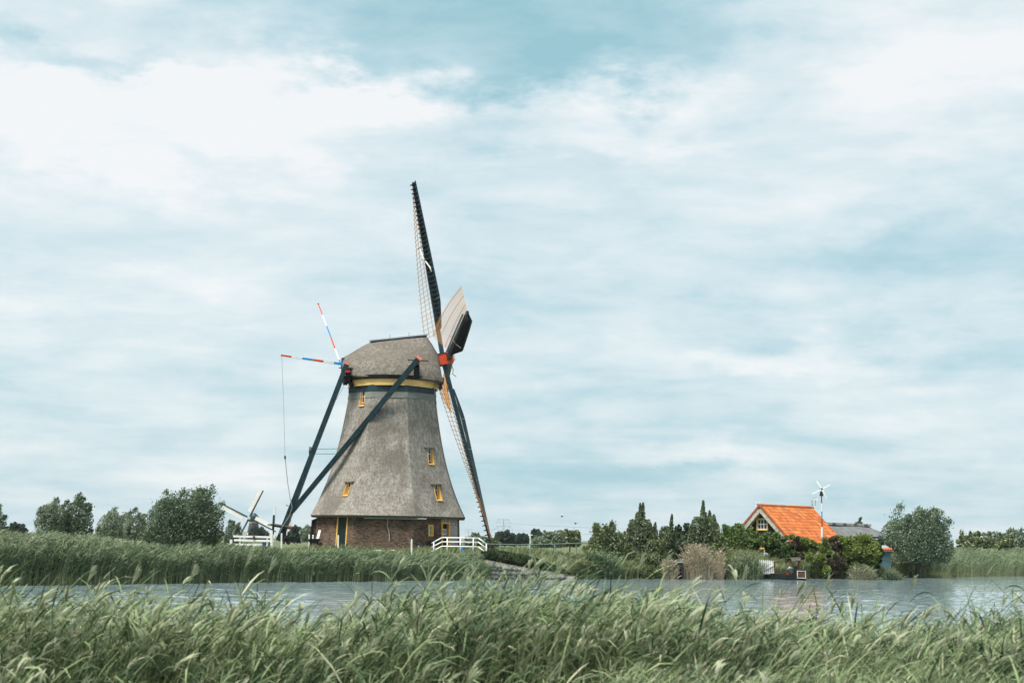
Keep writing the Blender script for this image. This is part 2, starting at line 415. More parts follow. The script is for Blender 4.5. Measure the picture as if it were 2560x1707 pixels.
def build_ground():
    ys = np.concatenate([np.linspace(-40, 60, 51), np.linspace(61, 170, 150), np.geomspace(172, 15000, 34)])
    xs = np.concatenate([-np.geomspace(9000, 92, 22), np.linspace(-90, 90, 200), np.geomspace(92, 9000, 22)])
    X, Y = np.meshgrid(xs, ys); Z = ground_z(X, Y)
    n = len(xs); idx = np.arange(len(ys) * n).reshape(len(ys), n)
    q = np.stack([idx[:-1, :-1], idx[:-1, 1:], idx[1:, 1:], idx[1:, :-1]], -1).reshape(-1, 4)
    o = np_mesh('ground', np.stack([X, Y, Z], -1).reshape(-1, 3), q, 'grass_ground', smooth=True)
    tag(o, kind='structure')
    # canal: real ripples where the camera sees it, flat sheets beyond
    nx, ny = 370, 290; xs = np.linspace(-80, 80, nx); tt = np.linspace(0, 1, ny)
    X = np.tile(xs, (ny, 1)); Y = 16. + tt[:, None] * (shore(xs)[None] + 1.5 - 16.)
    Z = np.zeros_like(X); r_ = np.random.default_rng(3)
    for k in range(26):
        wl_ = r_.uniform(.7, 1.7); a = r_.normal(-.35, .75); kk = 2 * math.pi / wl_
        Z += .018 / kk * np.sin(kk * (X * math.cos(a) + Y * math.sin(a)) + r_.uniform(0, 6.28) + .8 * np.sin(X * .21 + k) + .8 * np.sin(Y * .17 + 2 * k))
    idx = np.arange(nx * ny).reshape(ny, nx)
    q = np.stack([idx[:-1, :-1], idx[:-1, 1:], idx[1:, 1:], idx[1:, :-1]], -1).reshape(-1, 4)
    V = np.stack([X, Y, Z], -1).reshape(-1, 3); b = len(V)
    ext = np.array([(-900, 14, 0), (-80, 14, 0), (-80, 300, 0), (-900, 300, 0), (80, 14, 0), (900, 14, 0), (900, 300, 0), (80, 300, 0)], float)
    q = np.concatenate([q, np.array([[b, b + 1, b + 2, b + 3], [b + 4, b + 5, b + 6, b + 7]])])
    tag(np_mesh('water', np.concatenate([V, ext]), q, 'canal_water', smooth=True), kind='structure')
build_ground()

# ------------------------------------------------------------------ plants: vectorised blades and leaves
def strips(p, nsec, side):
    """p (N,nsec,3) centre lines, side (N,nsec,3) half width vectors -> verts, quads"""
    N = p.shape[0]
    v = np.stack([p - side, p + side], 2).reshape(-1, 3)
    b = (np.arange(N) * nsec * 2)[:, None] + (np.arange(nsec - 1) * 2)[None, :]
    q = np.stack([b, b + 1, b + 3, b + 2], -1).reshape(-1, 4)
    return v, q
def unit(a): return a / np.maximum(np.linalg.norm(a, axis=-1, keepdims=True), 1e-9)

def reed_arrays(X, Y, Z, H, nl, leaf, lw, wind, plume, sw, segs=4, jit=.35, bend=.22, psize=.24, lsec=4, nplume=6):
    """stems with blown leaves and plumes. returns verts, quads, material index (0 leaf, 1 stem, 2 plume)"""
    n = len(X); root = np.stack([X, Y, Z], -1)
    wv = np.array(wind, float)[None] + rng.normal(0, jit, (n, 3)) * [1, 1, 0]
    bd = (bend * rng.uniform(.5, 1.5, n))[:, None]
    def stem(t): return root[:, None] + np.array([0, 0, 1.]) * (H[:, None] * t)[..., None] + (wv * bd)[:, None] * (H[:, None] * t ** 2)[..., None]
    T = np.linspace(0, 1, segs)[None].repeat(n, 0); pc = stem(T)
    sdir = rng.normal(0, 1, (n, 1, 3)) * [1, .3, 0]; sdir = unit(sdir)
    V, Q, I = [], [], []; off = 0
    def push(v, q, mi):
        nonlocal off
        V.append(v); Q.append(q + off); I.append(np.full(len(q), mi)); off += len(v)
    push(*strips(pc, segs, sdir * sw * np.linspace(1, .5, segs)[None, :, None]), 1)
    for j in range(nl):
        t = rng.uniform(.30, 1.0, n) if j else rng.uniform(.85, .98, n)
        s0 = stem(t[:, None])[:, 0]
        ang = rng.uniform(0, 2 * math.pi, n)
        dh = np.stack([np.cos(ang), np.sin(ang), np.zeros(n)], -1) * .55 + wv * [1.25, .8, 0]; dh = unit(dh)
        L = leaf * rng.uniform(.6, 1.25, n); up = rng.uniform(.75, 1.45, n); dr = rng.uniform(.30, 1.15, n)
        s = (np.array([0, .35, .7, 1.]) if lsec == 4 else np.array([0, .5, 1.]))[None, :, None]
        p = s0[:, None] + L[:, None, None] * (dh[:, None] * s * .85 + np.array([0, 0, 1.]) * (up[:, None, None] * s - dr[:, None, None] * s ** 2))
        sd = unit(np.cross(dh, [0, 0, 1.]) + rng.normal(0, .45, (n, 3)))[:, None]
        push(*strips(p, lsec, sd * lw * rng.uniform(.7, 1.2, n)[:, None, None] * np.array([.55, 1., .7, .06] if lsec == 4 else [.6, 1., .06])[None, :, None]), 0)
    k = rng.random(n) < plume
    if k.any():
        top = pc[k][:, -1]; m_ = k.sum(); w_ = wv[k]
        for j in range(nplume):
            ang = rng.uniform(0, 2 * math.pi, m_)
            dd = np.stack([np.cos(ang), np.sin(ang), np.zeros(m_)], -1) * .13 + w_ * [.5, .5, 0]
            L = psize * rng.uniform(.55, 1.2, m_)
            s = np.array([0, .4, .75, 1.])[None, :, None]
            p = top[:, None] - [0, 0, .06] + L[:, None, None] * (dd[:, None] * s * (.5 + .9 * s) + np.array([0, 0, 1.]) * (s * 1.0 - .38 * s ** 2))
            sd = unit(rng.normal(0, 1, (m_, 1, 3)) * [1, .5, .2])
            push(*strips(p, 4, sd * psize * .06 * np.array([.35, 1., .75, .1])[None, :, None]), 2)
    return np.concatenate(V), np.concatenate(Q), np.concatenate(I)

def lumpy(x, y, seed=0., s=1.):
    return .5 * np.sin(x * .9 * s + seed) + .3 * np.sin(x * 2.3 * s + y * .8 + seed * 2.1) + .2 * np.sin(x * 5.1 * s - y * 1.9 + seed)

def front_reeds():
    n = 12600
    Y = np.where(rng.random(n) < .95, rng.uniform(15.4, 20.2, n), rng.uniform(13.2, 15.4, n)); X = rng.uniform(-1, 1, n) * (.43 * Y + 1.2)
    px = X / Y * F_PX + CX
    prof = np.interp(px, [-200, 0, 250, 600, 800, 950, 1150, 1500, 1750, 2000, 2250, 2450, 2700], [1.66, 1.60, 1.72, 1.64, 1.50, 1.72, 1.82, 1.76, 1.62, 1.52, 1.49, 1.56, 1.90])
    # the bed thins out on the left, where the canal shows through
    keepp = np.interp(px, [-200, 500, 900, 1100, 2700], [.40, .34, .45, .95, 1]); keep = rng.random(n) < np.where(Y > 16.9, keepp, 1)
    top = prof + .10 * lumpy(X, Y, 1.3) + rng.normal(-.10, .17, n) + np.where(rng.random(n) < .12, rng.uniform(.10, .46, n), 0)
    top = np.where(Y < 15.4, rng.uniform(.9, 1.55, n), top)
    X, Y, top, px = X[keep], Y[keep], top[keep], px[keep]
    Z = ground_z(X, Y) - .05
    H = np.maximum(top - Z, .7)
    v, q, mi = reed_arrays(X, Y, Z, H, 8, .46, .0095, (.46, .06, 0), .24, .0044, psize=.28)
    # fine meadow grass mixed in at the right
    k = 5200; Y2 = rng.uniform(13.4, 18.0, k); X2 = (rng.uniform(1500, 2800, k) - CX) / F_PX * Y2
    Z2 = ground_z(X2, Y2) - .05; H2 = np.maximum(np.minimum(1.45 + rng.normal(0, .16, k), 1.2 + .12 * (Y2 - 13.4)) - Z2, .4)
    v2, q2, m2 = reed_arrays(X2, Y2, Z2, H2, 5, .40, .0050, (.5, .05, 0), .35, .0026, psize=.16)
    o = np_mesh('reed_bed', np.concatenate([v, v2]), np.concatenate([q, q2 + len(v)]), ['reed_leaf', 'reed_stem', 'reed_plume'], np.concatenate([mi, m2]), smooth=True)
    tag(o, 'pale green wind-blown reeds filling the foreground in front of the canal', 'reeds', kind='stuff')
front_reeds()

def bank_reeds(name, label, pxr, dr, hfun, n, mats, nl=6, plume=.32, leaf=.44, dens_jit=.5, wind=(.75, .1, 0)):
    px = rng.uniform(*pxr, n); u = rng.uniform(*dr, n)
    X = (px - CX) / F_PX * 105.
    for _ in range(4): X = (px - CX) / F_PX * (shore(X) + u)
    Y = shore(X) + u + .5 * lumpy(X, u, 2.2, 1.4)
    Z = ground_z(X, Y) - .05
    H = hfun(px, X, Y, u) * rng.uniform(.72, 1.14, n) * (1 + .16 * lumpy(X, Y, 4.4))
    v, q, mi = reed_arrays(X, Y, Z, H, nl, leaf, .020, wind, plume, .014, 3, .3, .2, .30, 3, 4)
    o = np_mesh(name, v, q, mats, mi, smooth=True)
    return tag(o, label, 'reeds', kind='stuff')
BM = ['bank_reed_leaf', 'bank_reed_stem', 'bank_reed_plume']
bank_reeds('reed_bank', 'tall dark green reeds along the far bank below the big mill', (-260, 1232), (-.3, 4.2),
           lambda px, X, Y, u: np.interp(px, [-300, 0, 500, 760, 1000, 1130, 1240], [2.0, 1.95, 1.58, 1.45, 1.25, 1.12, 1.05]) - .07 * u, 13500, BM)
bank_reeds('rough_meadow', 'tall rough grass behind the bank reeds, in front of the left willows', (-260, 640), (5, 34),
           lambda px, X, Y, u: np.interp(px, [-300, 200, 360, 450, 640], [1.65, 1.5, 1.0, .5, .35]), 6800, BM, 5, .5, .38)
bank_reeds('reed_bank', 'green reeds along the water at the far right', (2190, 2900), (-.3, 9),
           lambda px, X, Y, u: np.interp(px, [2190, 2300, 2400, 2900], [1.2, 1.45, 1.6, 1.6]) - .01 * u, 6800, BM)
bank_reeds('bank_grass', 'mixed long grass on the bank in front of the orange roofed house', (1900, 2260), (-.2, 4.5),
           lambda px, X, Y, u: np.interp(px, [1900, 2030, 2100, 2260], [1.0, 1.25, 1.75, 1.75]), 4600, ['grass_blade', 'bank_reed_stem', 'bank_reed_plume'], 5, .4, .45)
bank_reeds('bank_grass', 'low sedges at the water edge between stone wall and white gate', (1425, 1905), (-.3, 3.0),
           lambda px, X, Y, u: np.interp(px, [1425, 1470, 1560, 1700, 1800, 1905], [.9, 1.3, .8, .7, 1.5, 1.3]), 3200, ['grass_blade', 'bank_reed_stem', 'bank_reed_plume'], 6, .15, .6)

def lawn():
    n = 26000
    px = rng.uniform(-50, 2000, n); u = rng.uniform(2.5, 22, n)
    X = (px - CX) / F_PX * 105.
    for _ in range(4): X = (px - CX) / F_PX * (shore(X) + u)
    Y = shore(X) + u; inside = np.hypot(X - MC.x, Y - MC.y) < 6.0
    X, Y = X[~inside], Y[~inside]; n = len(X)
    root = np.stack([X, Y, ground_z(X, Y) - .02], -1)
    h = rng.uniform(.12, .42, n) * (1 + .4 * lumpy(X, Y, .4)); ang = rng.uniform(0, 6.28, n)
    d = np.stack([np.cos(ang) * .4 + .3, np.sin(ang) * .4, np.ones(n)], -1)
    s = np.array([0, .6, 1])[None, :, None]
    p = root[:, None] + d[:, None] * h[:, None, None] * s
    sd = unit(rng.normal(0, 1, (n, 1, 3)) * [1, .4, 0]) * .035 * np.array([1, .7, .1])[None, :, None]
    v, q = strips(p, 3, sd)
    tag(np_mesh('grass', v, q, 'grass_blade'), 'short rough grass on the bank around the mill', 'grass', kind='stuff')
lawn()

# ------------------------------------------------------------------ the windmill
S = F_PX / MILL_Y
mill = thing('windmill', 'large thatched windmill with brick base and lattice sails on the far bank', 'windmill', (MC.x, MC.y, MILL_Z))
c8 = math.cos(R(22.5))
def zc(px, py): return P(px, py, MILL_Y).z
prof = []     # (z, circumradius)
for yl, xl, xr in ((983, 878, 1086.5), (1010, 873.5, 1089), (1038, 868, 1092), (1093, 857, 1100.5), (1148, 845, 1112), (1200, 828, 1124), (1248, 807, 1139.5), (1275, 795.5, 1152), (1291, 788.5, 1159.5)):
    prof.append((zc((xl + xr) / 2, yl), (xr - xl) / 2 / S / c8))
prof.sort()
pz = [a for a, b in prof]; pr = [b for a, b in prof]
EAVE_Z = pz[0]; TOP_Z = pz[-1]
def Rad(z): return float(np.interp(z, pz, pr))
# smooth the radius curve
_zz = np.linspace(EAVE_Z, TOP_Z, 80); _co = np.polyfit(pz, pr, 4)
def Rad(z): return float(np.polyval(_co, z))
def facet_axes(k):        # facet 0 faces the camera, +1 is to the right (as seen), -1 to the left
    a = R(45 * k); n = Vector((math.sin(a), -math.cos(a), 0)); t = Vector((math.cos(a), math.sin(a), 0)); return n, t
def on_facet(k, u, z, out=0., rad=None):
    n, t = facet_axes(k); ap = (rad if rad is not None else Rad(z)) * c8
    return Vector((MC.x, MC.y, 0)) + n * (ap + out) + t * u + Vector((0, 0, z))
def facet_hit(k, px, py):
    """where the ray through a photo pixel meets facet k of the thatched tower (u, z)"""
    n, t = facet_axes(k); Y = MILL_Y - 4
    for _ in range(30):
        p = P(px, py, Y); d = (p - Vector((MC.x, MC.y, 0))).dot(n) - Rad(p.z) * c8
        Y += d * .8 * (1 if True else 0)
    p = P(px, py, Y); return (p - Vector((MC.x, MC.y, 0))).dot(t), p.z
# four slot windows in the thatch: facet, outer pixel box
WIN = [(-1, 900, 976, 914, 1014), (-1, 864, 1204, 874, 1238), (1, 1070, 1119, 1082, 1160), (1, 1087, 1210, 1101, 1250)]
wins = []
for k, x0, y0, x1, y1 in WIN:
    (ua, za), (ub, zb) = facet_hit(k, (x0 + x1) / 2, y0), facet_hit(k, (x0 + x1) / 2, y1)
    uc = (ua + ub) / 2; wins.append((k, uc - .30, uc + .30, zb, za))

def tower():
    mb = MB()
    for k in range(-3, 5):
        hs = [w for w in wins if w[0] == k]
        zs = sorted(set(list(np.linspace(EAVE_Z, TOP_Z, 34)) + [w[3] for w in hs] + [w[4] for w in hs]))
        cuts = sorted(set([w[1] for w in hs] + [w[2] for w in hs]))
        rows = []
        for z in zs:
            hw = Rad(z) * math.sin(R(22.5))
            us = [-hw] + ([c for c in cuts] if cuts else list(np.linspace(-.5, .5, 3) * hw)) + [hw]
            r = []
            for i, u in enumerate(us):
                edge = i in (0, len(us) - 1)
                p = on_facet(k, u, z, 0 if edge or cuts else .03 * math.sin(z * 2.1 + u * 1.7 + k))
                r.append(p)
            rows.append((z, us, r))
        base = len(mb.v); nn = len(rows[0][1]); vs = [p for r in rows for p in r[2]]; fs = []
        for i in range(len(rows) - 1):
            for j in range(nn - 1):
                zm = (rows[i][0] + rows[i + 1][0]) / 2; um = (rows[i][1][j] + rows[i][1][j + 1]) / 2
                if any(w[1] - .001 < um < w[2] + .001 and w[3] < zm < w[4] for w in hs): continue
                fs.append((i * nn + j, i * nn + j + 1, (i + 1) * nn + j + 1, (i + 1) * nn + j))
        mb.add(vs, fs)
    mb.build('thatched_tower', 'thatch', mill)
    # cut edge of the eave and its soffit
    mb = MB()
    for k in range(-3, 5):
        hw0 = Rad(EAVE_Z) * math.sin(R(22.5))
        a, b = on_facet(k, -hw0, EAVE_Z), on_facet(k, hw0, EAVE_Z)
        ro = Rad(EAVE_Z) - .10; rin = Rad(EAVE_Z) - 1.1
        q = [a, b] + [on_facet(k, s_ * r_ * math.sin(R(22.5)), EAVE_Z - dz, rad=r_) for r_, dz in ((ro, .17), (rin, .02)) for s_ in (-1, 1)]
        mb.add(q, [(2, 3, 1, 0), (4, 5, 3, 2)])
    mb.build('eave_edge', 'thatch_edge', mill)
tower()

def slot_window(w, lips=True):
    k, ua, ub, z0, z1 = w
    n, t = facet_axes(k); zv = Vector((0, 0, 1))
    head = on_facet(k, 0, z1, 0); inner = -.12                   # glass stands upright just behind the head
    apz = Rad(z1) * c8 + inner
    def pt(u, z, ap): return Vector((MC.x, MC.y, 0)) + n * ap + t * u + zv * z
    so = Rad(z0) * c8 + .03; ho = Rad(z1) * c8 + .03
    fr = MB()
    for u, sgn in ((ua, -1), (ub, 1)):                            # side reveals, boards with thickness
        b = u - sgn * .035
        fr.hexa([pt(u, z0, apz), pt(b, z0, apz), pt(b, z0, so), pt(u, z0, so), pt(u, z1, apz), pt(b, z1, apz), pt(b, z1, ho), pt(u, z1, ho)])
    wn = fr.build('window', 'yellow_paint', mill)
    MB().hexa([pt(ua, z0 - .05, apz), pt(ub, z0 - .05, apz), pt(ub, z0 - .05, so + .06), pt(ua, z0 - .05, so + .06),
               pt(ua, z0 + .10, apz), pt(ub, z0 + .10, apz), pt(ub, z0 + .0, so + .06), pt(ua, z0 + .0, so + .06)]).build('sill', 'cream_board', wn)
    MB().add([pt(ua, z0, apz), pt(ub, z0, apz), pt(ub, z1, apz), pt(ua, z1, apz)], [(0, 1, 2, 3)]).build('pane', 'window_glass', wn)
    bars = MB()
    for f in (.08, .5, .92): bars.box(pt(ua + (ub - ua) * f, (z0 + z1) / 2 + .1, apz + .03), (.04, .04, z1 - z0 - .2), (t, n, zv))
    for f in (.22, .62, .97): bars.box(pt((ua + ub) / 2, z0 + (z1 - z0) * f, apz + .032), (ub - ua - .08, .035, .04), (t, n, zv))
    bars.build('glazing_bar', 'white_paint', wn)
    if not lips: return
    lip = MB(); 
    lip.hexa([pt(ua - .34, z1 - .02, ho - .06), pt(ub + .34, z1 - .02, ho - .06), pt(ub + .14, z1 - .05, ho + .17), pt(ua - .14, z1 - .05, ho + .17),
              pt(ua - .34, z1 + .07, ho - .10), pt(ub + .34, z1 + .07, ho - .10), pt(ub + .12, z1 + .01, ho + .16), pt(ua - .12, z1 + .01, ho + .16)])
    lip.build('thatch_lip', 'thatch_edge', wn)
for w in wins[1:] : slot_window(w)
slot_window(wins[0], False)

# bands between tower and cap
def ring(name, mat, z0, z1, r0_, r1_, n=8, thick=.12, parent=mill):
    mb = MB(); off = R(22.5) if n == 8 else 0
    vs = []
    for r_, z in ((r0_, z0), (r1_, z1), (r1_ - thick, z1), (r0_ - thick, z0)):
        vs += [(MC.x + r_ * math.sin(off + 2 * math.pi * i / n), MC.y - r_ * math.cos(off + 2 * math.pi * i / n), z) for i in range(n)]
    fs = [(j * n + i, j * n + (i + 1) % n, ((j + 1) % 4) * n + (i + 1) % n, ((j + 1) % 4) * n + i) for j in range(4) for i in range(n)]
    mb.add(vs, fs); return mb.build(name, mat, parent)
NEAR = MILL_Y - 3.2
Zb = lambda py: P(978, py, NEAR).z
z_cap, z_y1, z_y0, z_n0 = Zb(942), Zb(947.5), Zb(962.5), Zb(978)
TOP_R = Rad(TOP_Z)
ring('dark_band', 'navy_paint', z_n0, z_y0, TOP_R + .10, TOP_R + .06)
tbm = MB()
for k in range(-3, 5):
    za, zb_ = z_n0 - .52, z_n0 + .02; hw = math.sin(R(22.5))
    cuts = [-9, wins[0][1], None, wins[0][2], 9] if k == -1 else [-9, 9]
    for a, b in zip(cuts, cuts[1:]):
        if a is None or b is None: continue
        q = [(max(a, -hw * (Rad(za) + .035)), za), (min(b, hw * (Rad(za) + .035)), za), (min(b, hw * (Rad(zb_) + .035)), zb_), (max(a, -hw * (Rad(zb_) + .035)), zb_)]
        f_ = [on_facet(k, u, z, rad=Rad(z) + .035) for u, z in q]; bk = [on_facet(k, u, z, rad=Rad(z) - .03) for u, z in q]
        tbm.add(f_ + bk, [(0, 1, 2, 3), (0, 4, 5, 1), (1, 5, 6, 2), (0, 3, 7, 4)])
tbm.build('trim_band', 'thatch_trim', mill)
for i in range(16):       # curved cream boards round the curb
    mb = MB(); n_ = 5; a0 = 2 * math.pi * i / 16 + .1; a1 = 2 * math.pi * (i + 1) / 16 + .1 - .004; ro, ri = TOP_R - .02, TOP_R - .14
    rr = ro + (.012 if i % 2 else 0)
    vs = []
    for j in range(n_ + 1):
        a = a0 + (a1 - a0) * j / n_; s_, c_ = math.sin(a), -math.cos(a)
        vs += [(MC.x + r_ * s_, MC.y + r_ * c_, z) for r_, z in ((rr, z_y0 - .03), (rr, z_y1), (ri, z_y1), (ri, z_y0 - .03))]
    fs = [(j * 4 + k, (j + 1) * 4 + k, (j + 1) * 4 + (k + 1) % 4, j * 4 + (k + 1) % 4) for j in range(n_) for k in range(4)]
    mb.add(vs, fs).build('curb_board', 'cream_board', mill)
ring('curb_shade_ring', 'black_tar', z_y1 + .004, z_cap + .12, TOP_R + .16, TOP_R + .26, 32, .5)  # ring blackened to paint in the shadow under the cap eave

# cap
ALPHA = R(6.2)
ca, sa = math.cos(ALPHA), math.sin(ALPHA)
AX = Vector((ca, sa, 0)); AL = Vector((-sa, ca, 0))      # forward (to the sails), far side
def capP(s, w, z): return Vector((MC.x, MC.y, 0)) + AX * s + AL * w + Vector((0, 0, z))
xs0 = P(980, 900, MILL_Y).x
def s_of(px, py): return (P(px, py, MILL_Y).x - MC.x) / ca
capsec = []   # s, ridge z, base z, half width
zb = z_cap
for (px, py, bz, hw, ex) in ((856, 898, .75, .55, 1.8), (864, 893, .48, 1.35, 1.8), (880, 883, .16, 2.25, 1.75), (905, 868, .0, 2.95, 1.7), (928, 855, 0, 3.30, 1.6), (960, 850.5, 0, 3.52, 1.55),
                            (1000, 845.5, -.03, 3.55, 1.55), (1040, 840.5, -.06, 3.35, 1.55), (1065, 837.5, -.09, 3.1, 1.55), (1080, 860, -.12, 2.85, 1.9), (1093.5, 883, -.14, 2.62, 2.3), (1099, 918, -.16, 2.45, 3.0), (1102, 946, -.17, 2.35, 3.0)):
    capsec.append((s_of(px, py), zc(px, py), zb + bz, hw, ex))
def cap_mesh():
    mb = MB(); m_ = 13; rows = []
    for s, rz, bz, hw, ex in capsec:
        r = []
        for j in range(-m_, m_ + 1):
            t = 1 - abs(j) / m_; y = hw * (1 - t ** ex) * (1 if j > 0 else -1)
            z = bz + (rz - bz) * t
            wob = .025 * math.sin(s * 5 + t * 9) * (1 - t)
            r.append(capP(s, y + wob, z + .02 * math.sin(s * 4.3 + j)))
        rows.append(r)
    nn = 2 * m_ + 1; vs = [p for r in rows for p in r]
    fs = [(i * nn + j, i * nn + j + 1, (i + 1) * nn + j + 1, (i + 1) * nn + j) for i in range(len(rows) - 1) for j in range(nn - 1)]
    fs += [tuple(range(nn)), tuple((len(rows) - 1) * nn + j for j in range(nn - 1, -1, -1))]
    mb.add(vs, fs); mb.build('cap', 'thatch_cap', mill, smooth=True)
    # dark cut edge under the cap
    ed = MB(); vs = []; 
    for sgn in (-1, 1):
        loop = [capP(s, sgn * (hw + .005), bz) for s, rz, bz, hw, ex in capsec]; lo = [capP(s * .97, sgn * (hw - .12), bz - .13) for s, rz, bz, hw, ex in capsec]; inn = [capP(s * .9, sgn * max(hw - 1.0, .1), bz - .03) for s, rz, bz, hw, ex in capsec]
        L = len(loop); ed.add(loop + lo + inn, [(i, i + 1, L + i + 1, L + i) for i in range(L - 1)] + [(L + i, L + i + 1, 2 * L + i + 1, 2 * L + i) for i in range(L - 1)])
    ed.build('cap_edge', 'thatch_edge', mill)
    # ridge board with three lightning pins
    a, b = capP(capsec[4][0] - .12, 0, capsec[4][1]), capP(capsec[8][0] + .1, 0, capsec[8][1])
    rb = MB().bar(a + Vector((0, 0, .05)), b + Vector((0, 0, .05)), .5, .10).build('ridge_board', 'metal_grey', mill)
    for f in (.35, .68): MB().tube([a.lerp(b, f), a.lerp(b, f) + Vector((0, 0, .42))], .015, 5).build('pin', 'iron', rb)
    # tail end: black board whose colour stands in for the shaded opening
    s, rz, bz, hw, ex = capsec[0]
    MB().add([capP(s - .03, -.55, bz), capP(s - .03, .55, bz), capP(s - .03, .3, rz + .02), capP(s - .03, -.3, rz + .02), capP(s + .2, -.55, bz), capP(s + .2, .55, bz), capP(s + .2, .3, rz + .05), capP(s + .2, -.3, rz + .05)],
             [(0, 1, 2, 3), (7, 6, 5, 4), (0, 4, 5, 1), (1, 5, 6, 2), (2, 6, 7, 3), (3, 7, 4, 0)]).build('tail_shade_board', 'black_tar', mill)
cap_mesh()

# sails -------------------------------------------------------------
HUB = P(1107.5, 898.5, MILL_Y + .45)
SHAFT = R(12.9)
A = (AX * math.cos(SHAFT) + Vector((0, 0, 1)) * math.sin(SHAFT)).normalized()     # windshaft, forward and up
e_up = (Vector((0, 0, 1)) - A * A.z).normalized(); e_far = A.cross(e_up) * -1.0      # in-plane axes
if e_far.y < 0: e_far = -e_far
ROT = R(4.9)      # how far the sail cross is turned from upright
SAIL_L = 15.2; LS = SAIL_L / 14.
def sail(d, shift, cloth, detail):
    d = (d.normalized() + A * .042).normalized(); o = HUB + A * shift       # the stocks are bowed forward
    tr = d.cross(A).normalized()                              # trailing side
    LM = SAIL_L
    st = MB(); st.bar(o - d * .15, o + d * LM, .46, .36, up=A, w1=.24, h1=.17)
    s_obj = st.build('sail', 'navy_paint', mill)
    w_of = lambda s: R(35.) * (1 - ((s / LS - 2.) / 11.9)) ** .9 if s / LS < 13.85 else 0.
    lat = lambda s: tr * math.cos(w_of(s)) - A * math.sin(w_of(s))
    brd = lambda s: -(tr * math.cos(w_of(s) + R(13)) - A * math.sin(w_of(s) + R(13)))
    nb = 34; ss_ = [LS * (2.05 + (13.75 - 2.05) * i / (nb - 1)) for i in range(nb)]
    width = lambda s: 1.95 + .15 * math.sin((s / LS - 2) / 12 * math.pi)
    bm = MB().box((0, 0, 0), (1, .031, .031)).mesh('sail_bar', 'sail_wood')
    for s in ss_:
        l = lat(s); W = width(s) + .25; c = o + d * s + l * (W / 2 - .2)
        n_ = d.cross(l).normalized()
        mw = frame(c, l * (W + .1), d, n_)
        inst('sail_bar', bm, s_obj, mw)
    for f in (.36, .68, 1.0):
        MB().tube([o + d * s + lat(s) * (width(s) * f - .02) + d.cross(lat(s)).normalized() * -.035 for s in ss_], .020, 4).build('lath', 'bright_wood', s_obj)
    # wind boards along the leading edge, in five lengths, with brackets on the back
    bw = lambda s: min(.76 - .16 * (s / LS - 2.) / 12, .16 + .20 * (s - 2.))
    edges = np.linspace(2.3 * LS, 13.95 * LS, 6)
    for i in range(5):
        pb = MB(); seg = np.linspace(edges[i] + .012, edges[i + 1] - .012, 7); vs = []
        for s in seg:
            b = brd(s); n_ = d.cross(b).normalized()
            for q, h in ((.10, 0), (bw(s) + .1, 0), (bw(s) + .1, .05), (.10, .05)): vs.append(o + d * s + b * q + n_ * h)
        fs = [(j * 4 + k, (j + 1) * 4 + k, (j + 1) * 4 + (k + 1) % 4, j * 4 + (k + 1) % 4) for j in range(6) for k in range(4)] + [(3, 2, 1, 0), (24, 25, 26, 27)]
        pb.add(vs, fs).build('wind_board', 'navy_paint', s_obj)
    brm = MB(); brm.add([(0, 0, 0), (1, 0, 0), (.05, 0, 1), (0, 1, 0), (1, 1, 0), (.05, 1, 1)], [(0, 1, 2), (5, 4, 3), (0, 3, 4, 1), (1, 4, 5, 2), (2, 5, 3, 0)])
    brme = brm.mesh('bracket', 'black_tar')
    for s in ss_:
        b = brd(s); n_ = d.cross(b).normalized()
        if n_.dot(A) > 0: n_ = -n_
        inst('bracket', brme, s_obj, frame(o + d * (s - .03) + b * .08 + n_ * .03, b * (bw(s) - .02), d * .07, n_ * .30))
    if cloth:
        for pts, r_, mt, nm in cloth(o, d, lat, brd, width): MB().tube(pts, r_, 6).build(nm, mt, s_obj, smooth=True)
    return s_obj
cr, sr = math.cos(ROT), math.sin(ROT)
d_top = (e_up * cr + e_far * sr).normalized(); d_far = (e_far * cr - e_up * sr).normalized()
def cl_top(o, d, lat, brd, width):
    off = lambda s, q: o + d * s + brd(s) * q - A * .25
    return [([off(9.5, -.15), off(8.6, .1), off(7.6, .75), off(7.2, .8)], [.03, .07, .07, .05], 'canvas', 'rolled_cloth'),
            ([o + d * 9.6 + lat(9.6) * .1 - A * .2, o + d * 9.7 + lat(9.7) * .7 - A * .3], .03, 'iron', 'cloth_hook')]
def cl_bottom(o, d, lat, brd, width):
    L1 = [o + d * s + lat(s) * (.12 + .02 * math.sin(s * 3)) + A * (.20 + .015 * math.sin(s * 4)) for s in np.linspace(1.7, 7.0, 14)]
    L2 = [o + d * s + lat(s) * (.75 * (1 - (s - 11.6) / 3.6) + .04 * math.sin(s * 7)) + A * .10 for s in np.linspace(11.6, 14.8, 12)]
    L3 = [o + d * s + lat(s) * (.20 + .05 * math.sin(s * 9)) + A * .2 for s in np.linspace(12.2, 14.85, 10)]
    return [(L1, .045, 'canvas', 'rolled_cloth'), (L2, [.015] + [.028] * 10 + [.015], 'bright_wood', 'rolled_cloth')]
def cl_near(o, d, lat, brd, width):
    return [([o + d * s + lat(s) * .18 - A * (.20 + .02 * math.sin(s * 4)) for s in np.linspace(2.2, 14.2, 16)], .075, 'metal_grey', 'rolled_cloth'),
            ([o + d * 7.4 + lat(7.4) * .45 - A * .3, o + d * 7.1 + lat(7) * .1 - A * .35, o + d * 6.6 + brd(6.6) * .4 - A * .32, o + d * 6.3 + brd(6.3) * .8 - A * .22], .035, 'canvas', 'cloth_tie')]
sail(d_top, 0., cl_top, 1); SAIL_L = 15.5; sail(-d_top, 0., cl_bottom, 1); SAIL_L = 15.2; sail(-d_far, .45, cl_near, 1); sail(d_far, .45, None, 0)
